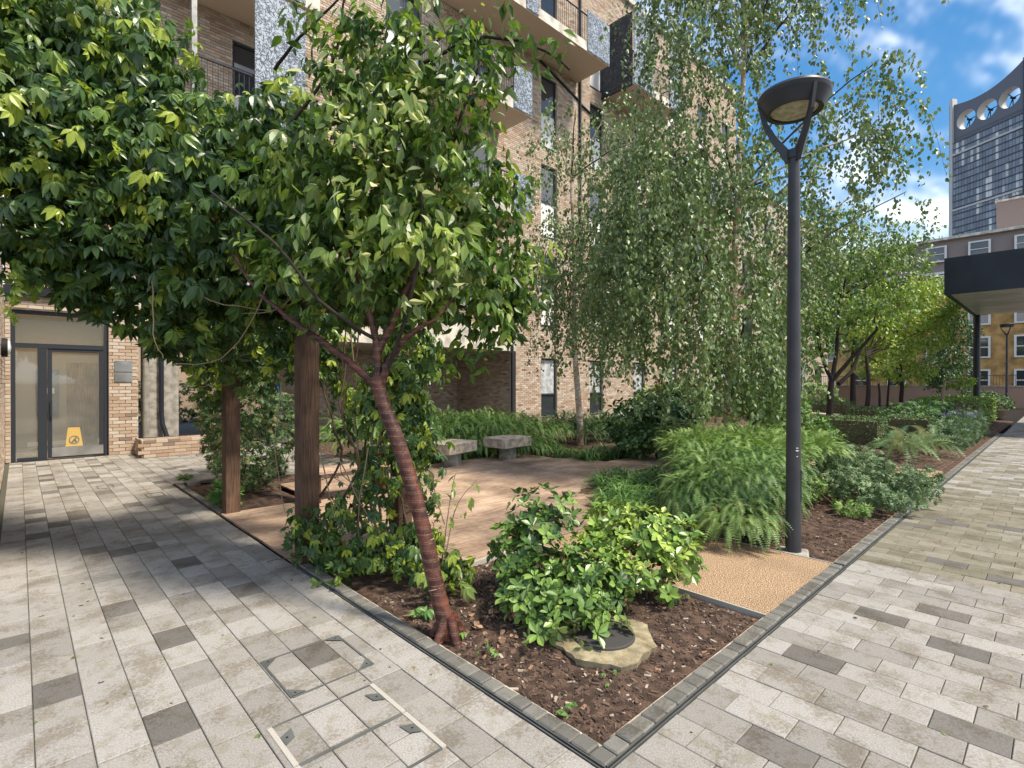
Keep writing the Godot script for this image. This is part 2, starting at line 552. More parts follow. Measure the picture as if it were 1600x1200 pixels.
func make_paving() -> void:
	var g := MB.new()
	g.quad(Vector3(-600, -0.14, -600), Vector3(600, -0.14, -600), Vector3(600, -0.14, 600), Vector3(-600, -0.14, 600), Vector3.UP)
	structure("ground", g.mesh(), M.ground)
	var pm := paver_mesh()
	var dark := []
	for q in [[385, 922], [268, 987], [92, 1083], [262, 1117], [505, 1035], [185, 945], [290, 880], [20, 1010], [130, 868], [60, 815], [215, 790], [1515, 1022], [1400, 968], [1250, 1015], [1540, 1170], [1220, 1195], [1500, 958], [1560, 905]]: dark.append(gp(q[0], q[1]))
	var pal := []
	for k in [[0.42, 0.405, 0.39], [0.39, 0.372, 0.352], [0.34, 0.325, 0.308], [0.46, 0.445, 0.43]]: pal.append(Color(k[0], k[1], k[2]))
	for k in [0.215, 0.18]: pal.append(Color(k, k * 0.94, k * 0.88))
	for k in [[0.285, 0.265, 0.205], [0.235, 0.22, 0.165], [0.33, 0.31, 0.255]]: pal.append(Color(k[0], k[1], k[2]))
	for side in 3:
		var b := MB.new()
		if side == 0: b.quad(V(-0.2, -0.008, -2.8), V(1.738, -0.008, -2.8), V(1.738, -0.008, 14.3), V(-0.2, -0.008, 14.3), Vector3.UP)
		elif side == 2: b.quad(V(1.741, -0.008, 9.6), V(5.0, -0.008, 9.6), V(5.0, -0.008, 14.3), V(1.741, -0.008, 14.3), Vector3.UP)
		else: b.quad(V(1.739, -0.008, -2.8), V(46, -0.008, -2.8), V(46, -0.008, 1.279), V(1.739, -0.008, 1.279), Vector3.UP)
		var root := structure("footpath", b.mesh(), M.joint)
		var list := []
		var nc := 10 if side == 0 else 235 if side == 1 else 17
		for i in nc:
			var x := 1.738 - PX * (i + 0.5) if side == 0 else 1.741 + PX * (i + 0.5)
			var z1 := 1.277 if side == 1 else 14.28
			var z := z1
			var off := rf(0.0, 1.0) if side == 0 else (0.5 if i % 2 == 0 else 1.0) + rf(-0.04, 0.04)
			var first := true
			while z > (-2.6 if side < 2 else 9.7):
				var ln := PL
				if first: ln = PL * clampf(off, 0.3, 1.0); first = false
				elif side == 0 and rng.randf() < 0.10: ln = PL * 0.62
				var q := rng.randf()
				var ci := rng.randi_range(0, 3)
				var pc := V(x, 0, z - ln / 2)
				if pc.length() > 5.5 and q < 0.06: ci = rng.randi_range(4, 5)
				for dp in dark:
					if absf(pc.x - dp.x) < PX / 2 and absf(pc.z - dp.z) < ln / 2: ci = rng.randi_range(4, 5)
				# old uncleaned pavers beyond the washed strip of the right-hand path
				if side == 1 and x > 5.55 and x < 22.0 and ci < 4 and (x < 10.0 or rng.randf() < 0.55 - (x - 10.0) * 0.04): ci = rng.randi_range(6, 8)
				var tr := Transform3D(Basis(Vector3(rf(-0.004, 0.004), 0, 1).normalized(), 0.0).scaled(Vector3(1, 1, ln / PL)), V(x, rf(-0.0025, 0.0015), z - ln / 2))
				list.append([tr, ci])
				z -= ln
		spread(root, "paver", "paving", pm, list, pal, M.pave, M.pave_vc, 300)
	# setts along both kerbs, each one separate
	var kerbs := [["left", 1.40, 4.6], ["right", 1.86, 3.66], ["right", 5.24, 22.0], ["right", 3.66, 5.24], ["far", 7.1, 9.6]]
	var sm := []
	for v in 3:
		var b := MB.new()
		b.bevel(Vector3(0, -0.05, 0), Vector3(0.086, 0.11, 0.094 + 0.004 * v), 0.007)
		sm.append(b.mesh())
	var kl := node(self, numbered("kerb_edge"))
	kl.set_meta("kind", "structure")
	var n := 0
	for k in kerbs:
		var p: float = k[1]
		while p < k[2] - 0.05:
			var c := V(1.813, 0.004 + rf(-0.004, 0.004), p + 0.05)
			var bs := Basis(Vector3.UP, rf(-0.03, 0.03))
			if k[0] == "right":
				c = V(p + 0.05, 0.004 + rf(-0.004, 0.004), 1.353)
				bs = Basis(Vector3.UP, PI / 2 + rf(-0.03, 0.03))
			n += 1
			if n < 299: part(kl, "sett", sm[rng.randi() % 3], M.sett[rng.randi() % 3], Transform3D(bs, c))
			p += 0.102
	bx(kl, "corner_sett", V(1.813, -0.045, 1.353), Vector3(0.088, 0.10, 0.088), M.sett[1], 0.007)
	bx(kl, "mortar_haunch", V(1.872, -0.062, 2.95), Vector3(0.03, 0.10, 3.1), M.stone, 0.01)
	bx(kl, "mortar_haunch", V(12.0, -0.062, 1.410), Vector3(20.1, 0.10, 0.026), M.stone, 0.01)
	# slot drains between paving and setts
	for k in 2:
		var t := thing("slot_drain", ["thin dark steel slot drain beside the left-hand path", "thin dark steel slot drain along the right-hand path"][k], "drain")
		if k == 0:
			bx(t, "slot", V(1.7545, -0.02, 3.0), Vector3(0.012, 0.03, 3.4), M.black)
			bx(t, "edge", V(1.7455, -0.012, 3.0), Vector3(0.005, 0.028, 3.4), M.steel_dull)
			bx(t, "edge", V(1.764, -0.012, 3.0), Vector3(0.005, 0.028, 3.4), M.steel_dull)
		else:
			bx(t, "slot", V(12.0, -0.02, 1.2945), Vector3(20.45, 0.03, 0.012), M.black)
			bx(t, "edge", V(12.0, -0.012, 1.2855), Vector3(20.45, 0.028, 0.005), M.steel_dull)
			bx(t, "edge", V(12.0, -0.012, 1.304), Vector3(20.45, 0.028, 0.005), M.steel_dull)
	# recessed access covers set into the paving
	cover("square recessed paving cover with four triangular corner plates around a dark paver", 1.0, 1.455, 2.68, 3.14, false)
	cover("recessed paving cover with wide pale edge strips, next to the square cover", 0.835, 1.35, 2.19, 2.51, true)
	cover("recessed paving cover with wide pale edge strips and a greenish stain beside it", 0.835, 1.35, 1.86, 2.18, true)
	cover("small inspection cover in the paving in front of the glass door", 0.86, 1.05, 9.9, 10.2, false)
	cover("small inspection cover in the paving by the brick planter", 1.3, 1.5, 8.7, 9.0, false)
func cover(label: String, x0: float, x1: float, z0: float, z1: float, wide: bool) -> void:
	var t := thing("access_cover", label, "cover", V((x0 + x1) / 2, 0, (z0 + z1) / 2), "recessed covers in the left-hand path")
	var w := x1 - x0
	var l := z1 - z0
	var e := 0.022 if wide else 0.010
	for s in [-1.0, 1.0]:
		bx(t, "edge_strip", Vector3(s * w / 2, 0.0, 0), Vector3(e, 0.010, l), M.pale_strip if wide else M.steel_dull)
		bx(t, "cross_strip", Vector3(0, 0.0, s * l / 2), Vector3(w - e - 0.002, 0.008, 0.010), M.steel_dull)
	if w < 0.3: return
	for sx in [-1.0, 1.0]:
		for sz in [-1.0, 1.0]:
			if wide and sz > 0.0: continue
			var b := MB.new()
			var c := Vector3(sx * (w / 2 - e * 0.6), 0.0055, sz * (l / 2 - 0.008))
			var a := 0.075
			if wide:
				c = Vector3(sx * (w / 2 - e * 0.6), 0.0055, sz * (l / 2 - 0.10))
				b.quad(c, c + Vector3(-sx * 0.06, 0, sz * 0.035), c + Vector3(-sx * 0.05, 0, -sz * 0.04), c + Vector3(0, 0, -sz * 0.07), Vector3.UP)
			else:
				b.trio(c, c + Vector3(-sx * a, 0, 0), c + Vector3(0, 0, -sz * a), Vector3.UP)
			var pl := part(t, "corner_plate", b.mesh(), M.steel_dull)
			var hb := MB.new()
			hb.lathe(c + Vector3(-sx * 0.022, 0.001, -sz * 0.02), [[0.0, 0.001], [0.006, 0.0]], 10)
			part(pl, "key_hole", hb.mesh(), M.black)
func make_beds() -> void:
	rect_sheet("planting_bed", 1.888, 3.715, 1.424, 3.58, -0.035, M.soil, 0.035, 0.03, 4)
	rect_sheet("planting_bed", 5.24, 30.0, 1.424, 5.4, -0.040, M.soil, 0.12, 0.05, 5)
	rect_sheet("planting_bed", 1.888, 2.9, 7.02, 9.55, -0.055, M.soil, 0.08, 0.05, 6)
	rect_sheet("planting_bed", 1.888, 2.75, 3.585, 4.6, -0.055, M.soil, 0.05, 0.04, 7)
	rect_sheet("planting_bed", 2.9, 5.0, 8.3, 9.55, -0.055, M.soil, 0.2, 0.05, 10)
	rect_sheet("planting_bed", 5.0, 30.0, 8.3, 13.9, -0.055, M.soil, 0.3, 0.05, 8)
	rect_sheet("planting_bed", 8.55, 30.0, 6.3, 8.3, -0.05, M.soil, 0.2, 0.05, 9)
	var gv := MB.new()
	gv.box(V(4.47, -0.027, 2.492), Vector3(1.482, 0.05, 2.186))
	structure("gravel_path", gv.mesh(), M.gravel)
	for x in [3.722, 5.218]:
		var e := MB.new()
		e.box(V(x, -0.035, 2.492), Vector3(0.012, 0.078, 2.186))
		structure("path_edging", e.mesh(), M.pale_strip)
	var fr := MB.new()
	fr.box(V(18.0, -0.04, 5.85), Vector3(15.0, 0.05, 0.85))
	structure("gravel_path", fr.mesh(), M.gravel)
	var cr := MB.new()
	cr.box(V(11.5, -0.02, 3.4), Vector3(0.9, 0.07, 3.85))
	structure("gravel_path", cr.mesh(), M.gravel)
	var tp := MB.new()
	tp.box(V(27.0, -0.02, 8.0), Vector3(5.0, 0.06, 4.5))
	structure("paved_court", tp.mesh(), mat(lin(0.42, 0.25, 0.17), 0.9, T.speck, 1.5))
	# deck: every board a part
	var root := MB.new()
	root.box(V(4.9, -0.10, 6.0), Vector3(6.0, 0.03, 4.7))
	var deck := structure("timber_deck", root.mesh(), M.timber_dark)
	var z := 3.62
	var row := 0
	var w := 0.142
	while z < 8.35:
		var xa := 2.78
		var xb := 5.3
		if z > 4.66 and z < 6.95: xa = 1.775
		if z >= 6.95: xa = 2.95
		if z > 4.3: xb = 6.6
		if z > 5.2: xb = 10.4
		if z > 6.3: xb = 8.55
		if z > 7.2: xb = 8.2
		var x := xa
		var first := true
		while x < xb - 0.02:
			var ln := minf(xb - x, rf(0.8, 2.8) if first else 2.4)
			if xb - x - ln < 0.3: ln = xb - x
			first = false
			var b := MB.new()
			b.bevel(Vector3.ZERO, Vector3(ln - 0.003, 0.028, w - 0.004), 0.003)
			part(deck, "deck_board", b.mesh(), M.deck[rng.randi() % 3], Transform3D(Basis(), V(x + ln / 2, -0.012 + rf(-0.0015, 0.0015), z + w / 2)))
			x += ln
		z += w
		row += 1
	var eb := MB.new()
	eb.box(V(3.25, -0.04, 3.600), Vector3(0.95, 0.09, 0.03))
	part(deck, "edge_board", eb.mesh(), M.pale_strip)
	litter()
func soil_h(x: float, zf: float) -> float:
	var near := x < 3.8
	var f := FastNoiseLite.new()
	f.seed = 4 if near else 5; f.frequency = 1.6; f.fractal_octaves = 4
	var e := minf(minf(x - 1.888, 3.715 - x), minf(zf - 1.424, 3.58 - zf)) if near else minf(x - 5.24, zf - 1.424)
	return (-0.035 if near else -0.040) + (0.03 if near else 0.05) * f.get_noise_2d(x, zf) * clampf(e * 5.0, 0.15, 1.0) + minf(0.05, maxf(e, 0.0) * 0.10)
func litter() -> void:
	# bark chips and small stones lying on the soil
	var chip := MB.new()
	chip.box(Vector3.ZERO, Vector3(0.028, 0.006, 0.011), Basis(Vector3.UP, 0.2))
	var trs := []
	var cols := []
	for i in 9000:
		var p := V(rf(1.90, 3.69), 0, rf(1.44, 3.57))
		if i > 5600: p = V(rf(5.26, 9.0), 0, rf(1.44, 3.4))
		p.y = soil_h(p.x, -p.z) + rf(-0.003, 0.006)
		var s := rf(0.25, 1.0) if rng.randf() < 0.85 else rf(1.0, 1.6)
		trs.append(Transform3D(Basis(rdir(), rf(-0.6, 0.6)) * Basis(Vector3.UP, rf(0, TAU)) * Basis.from_scale(Vector3(s, rf(0.6, 1.6), s)), p))
		var k := rf(0.25, 1.0)
		var c := Color(0.15, 0.10, 0.075) * k
		if rng.randf() < 0.07: c = Color(0.40, 0.33, 0.26)
		if rng.randf() < 0.04: c = Color(0.26, 0.15, 0.09)
		cols.append(c)
	var o := multi(self, "bark_mulch", chip.mesh(), vcol(mat(Color.WHITE, 0.9)), trs, cols)
	o.set_meta("label", "brown bark chips and pale grit scattered over the planting beds")
	o.set_meta("category", "mulch")
	# curled dead leaves under the cherry tree
	var lm := leaf_mesh(1.0, 0.45, 0.5, 0.3, 4)
	trs = []
	cols = []
	for i in 200:
		var a := rf(0, TAU)
		var r := absf(rng.randfn(0.0, 0.45))
		var p := V(2.35 + r * cos(a), 0, 2.65 + r * sin(a))
		if p.x < 1.97 or p.x > 3.65 or -p.z < 1.55 or -p.z > 3.5: continue
		p.y = soil_h(p.x, -p.z) + rf(0.002, 0.015)
		trs.append(orient(p, (Vector3.UP + rdir() * 0.7).normalized(), rdir(), rf(0.025, 0.05)))
		cols.append(Color(0.30, 0.19, 0.12) * rf(0.4, 1.3))
	var dl := multi(self, "leaf_litter", lm, vcol(mat(Color.WHITE, 0.8)), trs, cols)
	dl.set_meta("label", "curled brown dead leaves lying under the cherry tree")
	dl.set_meta("category", "leaf litter")
	# stray leaves and twigs dropped on the paving
	trs = []
	cols = []
	for i in 120:
		var p := V(rf(0.0, 1.73), 0.004, rf(1.9, 9.0)) if i < 85 else V(rf(1.8, 9.0), 0.004, rf(-0.5, 1.2))
		trs.append(orient(p, (Vector3.UP + rdir() * 0.25).normalized(), Vector3(rf(-1, 1), 0, rf(-1, 1)), rf(0.012, 0.035)))
		cols.append(Color(0.16, 0.12, 0.06) * rf(0.4, 1.4) if i % 3 else Color(0.10, 0.14, 0.04))
	var pl := multi(self, "stray_leaves", lm, vcol(mat(Color.WHITE, 0.8)), trs, cols)
	pl.set_meta("label", "small stray leaves and crumbs lying on the paving")
	pl.set_meta("category", "leaf litter")

# ---------------------------------------------------------------- foliage
func orient(p: Vector3, nrm: Vector3, tip: Vector3, s: float) -> Transform3D:
	var z := tip.normalized()
	var x := nrm.cross(z)
	if x.length() < 0.05: x = Vector3(1, 0.1, 0.2).cross(z)
	x = x.normalized()
	var y := z.cross(x)
	return Transform3D(Basis(x * s, y * s, z * s), p)
# a leaf blade from the origin along +z; w: half width, peak: where it is widest, droop: bend of the tip
func add_leaf(b: MB, ln: float, w: float, peak: float, droop: float, seg: int, fold := 0.28, turn := Basis(), org := Vector3.ZERO, tipw := 0.0) -> void:
	var prev := []
	for i in seg + 1:
		var t := float(i) / seg
		var k: float
		if t < peak: k = sin(t / peak * PI / 2)
		else: k = lerp(1.0, tipw, pow((t - peak) / (1.0 - peak), 1.3))
		var ww := w * ln * maxf(k, 0.02)
		var y := -droop * ln * t * t
		var c := Vector3(0, y - fold * ww * 0.6, t * ln)
		var l := Vector3(-ww, y + fold * ww * 0.4, t * ln)
		var r := Vector3(ww, y + fold * ww * 0.4, t * ln)
		var cur := [org + turn * l, org + turn * c, org + turn * r]
		if i > 0:
			var up := turn * Vector3.UP
			for q in 2:
				b.trio(prev[q], prev[q + 1], cur[q + 1], up)
				if i < seg or tipw > 0.0: b.trio(prev[q], cur[q + 1], cur[q], up)
		prev = cur
func leaf_mesh(ln: float, w: float, peak: float, droop: float, seg := 4, fold := 0.28) -> ArrayMesh:
	var b := MB.new()
	add_leaf(b, ln, w, peak, droop, seg, fold)
	return b.mesh()
func creeper_leaf() -> ArrayMesh: # five leaflets
	var b := MB.new()
	var k := 0
	for a in [-1.45, -0.72, 0.0, 0.72, 1.45]:
		var ln: float = [0.60, 0.86, 1.0, 0.86, 0.60][k]
		add_leaf(b, ln, 0.225, 0.55, 0.42 + 0.10 * (k % 2), 5, 0.45, Basis(Vector3.UP, a) * Basis(Vector3.RIGHT, 0.18 * absf(a)) * Basis(Vector3.FORWARD, 0.3 * signf(a)), Basis(Vector3.UP, a) * Vector3(0, 0, 0.06))
		k += 1
	return b.mesh()
# sprays of leaves over the surface and inside of ellipsoids; blob = [centre, radii]
func blob_leaves(blobs: Array, count: int, size: float, npal: int, o := {}) -> Array:
	var shell: float = o.get("shell", 0.55)
	var up: float = o.get("up", 0.5)
	var hang: float = o.get("hang", 0.6)
	var per: int = o.get("per", 5)
	var spread_r: float = o.get("spray", 1.2)
	var lite: float = o.get("lite", 0.12)
	var tot := 0.0
	for b in blobs: tot += pow(b[1].x * b[1].y * b[1].z, 0.667) * (b[2] if b.size() > 2 else 1.0)
	var out := []
	for b in blobs:
		var nb := int(count * pow(b[1].x * b[1].y * b[1].z, 0.667) * (b[2] if b.size() > 2 else 1.0) / tot)
		var i := 0
		while i < nb:
			var dir := rdir()
			var r := lerpf(shell, 1.0, sqrt(rng.randf())) * rf(0.92, 1.10)
			var p: Vector3 = b[0] + Vector3(dir.x * b[1].x, dir.y * b[1].y, dir.z * b[1].z) * r
			var nout := Vector3(dir.x / b[1].x, dir.y / b[1].y, dir.z / b[1].z).normalized()
			var tone := rng.randi_range(0, npal - 2)
			if rng.randf() < lite: tone = npal - 1
			for k in per:
				var q := p + rdir() * size * spread_r * rf(0.2, 1.0)
				var nn := (nout * (1.0 - up) + Vector3.UP * up + rdir() * 0.55).normalized()
				var tip := (Vector3(nout.x, 0, nout.z) * 0.6 + Vector3.DOWN * hang + rdir() * 0.7)
				out.append([orient(q, nn, tip, size * rf(0.5, 1.35)), clampi(tone + rng.randi_range(-1, 1), 0, npal - 1) if tone < npal - 1 else tone])
				i += 1
	return out
func px_blobs(list: Array) -> Array: # [px, py, depth, radius px across, radius px up, weight]
	var out := []
	for e in list:
		var rx: float = e[3] / FOC * e[2]
		var ry: float = e[4] / FOC * e[2]
		out.append([at(e[0], e[1], e[2]), Vector3(rx, ry, rx), e[5] if e.size() > 5 else 1.0])
	return out
func limb(b: MB, pts: Array, r0: float, r1: float, sides := 6, wob := 0.0) -> void:
	var p := []
	var rr := []
	var n := 4
	for i in pts.size() - 1:
		for k in n:
			var t := float(k) / n
			var q: Vector3
			var a: Vector3 = pts[maxi(i - 1, 0)]
			var d: Vector3 = pts[mini(i + 2, pts.size() - 1)]
			q = pts[i].cubic_interpolate(pts[i + 1], a, d, t)
			if i + k > 0: q += rdir() * wob
			p.append(q)
			rr.append(lerpf(r0, r1, (i + t) / (pts.size() - 1)))
	p.append(pts[-1]); rr.append(r1)
	b.tube(p, rr, sides)

# ---------------------------------------------------------------- pergola and creeper
func make_pergola() -> void:
	var t := thing("timber_pergola", "brown timber pergola of square posts and beams under the creeper", "pergola")
	var s := 0.165
	var k := 0
	for p in [[1.90, 4.72], [1.90, 7.05], [2.88, 4.72], [2.88, 7.05]]:
		bx(t, "post", V(p[0], 1.10 - 0.04, p[1]), Vector3(s, 2.36, s), M.timber, 0.006)
		k += 1
	for x in [1.90, 2.88]: bx(t, "beam", V(x, 2.32, 5.9), Vector3(0.09, 0.16, 3.1), M.timber_dark, 0.004)
	for z in [4.55, 5.2, 5.95, 6.7, 7.25]: bx(t, "rafter", V(2.39, 2.455, z), Vector3(1.35, 0.11, 0.05), M.timber_dark, 0.003)
	for z in [5.9, 6.6, 7.25]:
		var wb := MB.new()
		wb.tube([V(1.75, 2.5, z), V(0.8, 2.62, z), V(-0.30, 2.8, z + 0.2)], [0.004, 0.004, 0.004], 5)
		part(t, "support_wire", wb.mesh(), M.steel_dull)
	var b := thing("garden_bench", "low weathered timber bench inside the pergola", "bench", V(3.35, 0, 6.9))
	for i in 3: bx(b, "slat", Vector3(0, 0.40, (i - 1) * 0.14), Vector3(1.3, 0.045, 0.13), M.deck[2], 0.006)
	for sx in [-0.5, 0.5]: bx(b, "leg", Vector3(sx, 0.188, 0), Vector3(0.09, 0.377, 0.36), M.timber_dark, 0.004)
func make_creeper() -> void:
	var pal := [Color(0.050, 0.105, 0.034), Color(0.068, 0.135, 0.040), Color(0.090, 0.168, 0.045), Color(0.125, 0.215, 0.050), Color(0.20, 0.31, 0.060), Color(0.38, 0.47, 0.07)]
	var ls := leafset(pal, 0.32, 0.55)
	var cl := creeper_leaf()
	var t := thing("creeper_vine", "dark green five-leaved creeper sprawling over the pergola and left-hand path", "vine")
	var blobs := px_blobs([
		[-40, 60, 4.3, 130, 120], [60, 50, 4.6, 130, 110], [165, 60, 4.6, 110, 90], [230, 110, 4.5, 70, 70], [40, 190, 4.3, 140, 110], [160, 210, 4.4, 130, 120], [280, 200, 4.6, 90, 80],
		[310, 290, 4.5, 120, 100], [110, 330, 4.5, 130, 90], [240, 380, 4.7, 120, 90], [380, 220, 4.4, 80, 75], [410, 330, 4.4, 110, 110], [350, 430, 4.8, 110, 80],
		[30, 360, 4.4, 90, 60, 0.7], [120, 430, 4.7, 80, 45, 0.8], [210, 460, 4.8, 80, 50, 0.9], [300, 490, 5.0, 90, 55, 0.9], [430, 460, 4.9, 80, 70], [390, 540, 6.3, 75, 65], [350, 590, 6.6, 45, 45, 0.6],
		[450, 190, 4.3, 60, 60], [520, 300, 4.0, 90, 90, 0.7], [520, 420, 4.0, 90, 70, 0.8], [610, 380, 3.8, 90, 80, 0.8], [640, 250, 3.8, 90, 80, 0.7], [570, 170, 3.9, 90, 80, 0.6], [720, 330, 3.9, 80, 80, 0.6], [700, 430, 3.9, 90, 60, 0.7], [790, 450, 4.0, 50, 60, 0.5], [660, 130, 3.9, 90, 60, 0.4], [620, 480, 4.0, 80, 40, 0.6], [260, 525, 5.0, 35, 28, 0.5], [330, 540, 5.6, 60, 45, 0.8], [470, 530, 5.2, 60, 45, 0.7]])
	var list := blob_leaves(blobs, 9600, 0.112, pal.size(), {"shell": 0.30, "up": 0.42, "hang": 0.9, "per": 3, "spray": 1.4, "lite": 0.06})
	# yellow-green young shoots hanging out of the mass
	for s in [[300, 40, 4.4], [210, 60, 4.4], [560, 330, 3.4], [575, 200, 3.4], [60, 215, 4.1], [30, 400, 4.1], [15, 440, 4.1]]:
		var p := at(s[0], s[1], s[2])
		for i in 9:
			var q := p + Vector3(rf(-0.05, 0.05), -i * 0.035, rf(-0.05, 0.05))
			list.append([orient(q, (Vector3.UP * 0.4 + rdir()).normalized(), rdir() + Vector3.DOWN * 0.5, rf(0.05, 0.10)), 5 if i > 3 else 4])
	# leafy skirts on the posts and at their feet
	var skirts := px_blobs([
		[610, 620, 4.9, 55, 60], [640, 560, 4.8, 50, 60], [650, 680, 5.0, 40, 70, 0.8], [545, 640, 5.2, 30, 70, 0.35], [500, 560, 5.2, 45, 60, 0.5], [480, 830, 4.55, 40, 35, 0.6], [560, 790, 4.7, 50, 40, 0.5],
		[600, 730, 4.8, 55, 50, 0.4], [660, 760, 4.7, 30, 60, 0.5], [640, 850, 4.3, 60, 35], [560, 870, 4.3, 60, 22, 0.7], [700, 890, 3.9, 50, 22, 0.8], [510, 860, 4.5, 40, 20, 0.6]])
	list.append_array(blob_leaves(skirts, 2100, 0.078, pal.size(), {"shell": 0.2, "up": 0.4, "hang": 0.8, "per": 2, "spray": 1.5, "lite": 0.10}))
	spread(t, "leaf", "foliage", cl, list, pal, ls[0], ls[1], 300)
	# woody stems up the posts and through the roof, hanging shoots
	for i in 9:
		var b := MB.new()
		var x := 1.9 + rf(0.05, 0.9)
		var p0 := V(x, -0.05, rf(4.3, 4.9))
		var pts := [p0]
		for k in 5: pts.append(p0 + Vector3(rf(-0.15, 0.15), 0.45 * (k + 1), rf(-0.2, 0.1)))
		limb(b, pts, 0.014, 0.006, 6, 0.012)
		part(t, "stem", b.mesh(), M.stem_pale if i % 3 == 0 else M.twig)
	for s in [[[420, 440], [395, 500], [345, 560], [270, 570]], [[480, 420], [440, 480], [380, 490]], [[480, 310], [505, 340], [512, 370], [505, 395]], [[300, 440], [330, 470], [420, 485]], [[710, 340], [712, 420], [700, 520]], [[238, 440], [240, 520], [255, 560]], [[440, 600], [430, 690], [445, 800]], [[530, 720], [560, 780], [600, 860]], [[520, 780], [560, 850], [640, 900]], [[470, 860], [520, 900], [610, 910]], [[500, 700], [520, 800], [540, 850]], [[575, 700], [560, 800], [565, 870]], [[630, 790], [640, 850], [645, 900]]]:
		var pts := []
		for q in s: pts.append(at(q[0], q[1], 4.2 if q[1] < 600 else 4.5))
		var b := MB.new()
		limb(b, pts, 0.0065, 0.003, 5, 0.008)
		part(t, "shoot", b.mesh(), M.stem_pale)
	for i in 26: # tangle of bare stems under the skirt
		var p := at(rf(470, 680), rf(700, 880), rf(4.4, 5.2))
		p.y = rf(0.1, 0.9)
		var pts := [p, p + rdir() * 0.15 + Vector3.DOWN * 0.1, p + rdir() * 0.35 + Vector3.DOWN * 0.25]
		for k in 3: pts[k].y = maxf(pts[k].y, 0.0)
		var b := MB.new()
		limb(b, pts, 0.005, 0.003, 4, 0.01)
		part(t, "dry_stem", b.mesh(), M.stem_pale if i % 2 else M.twig)

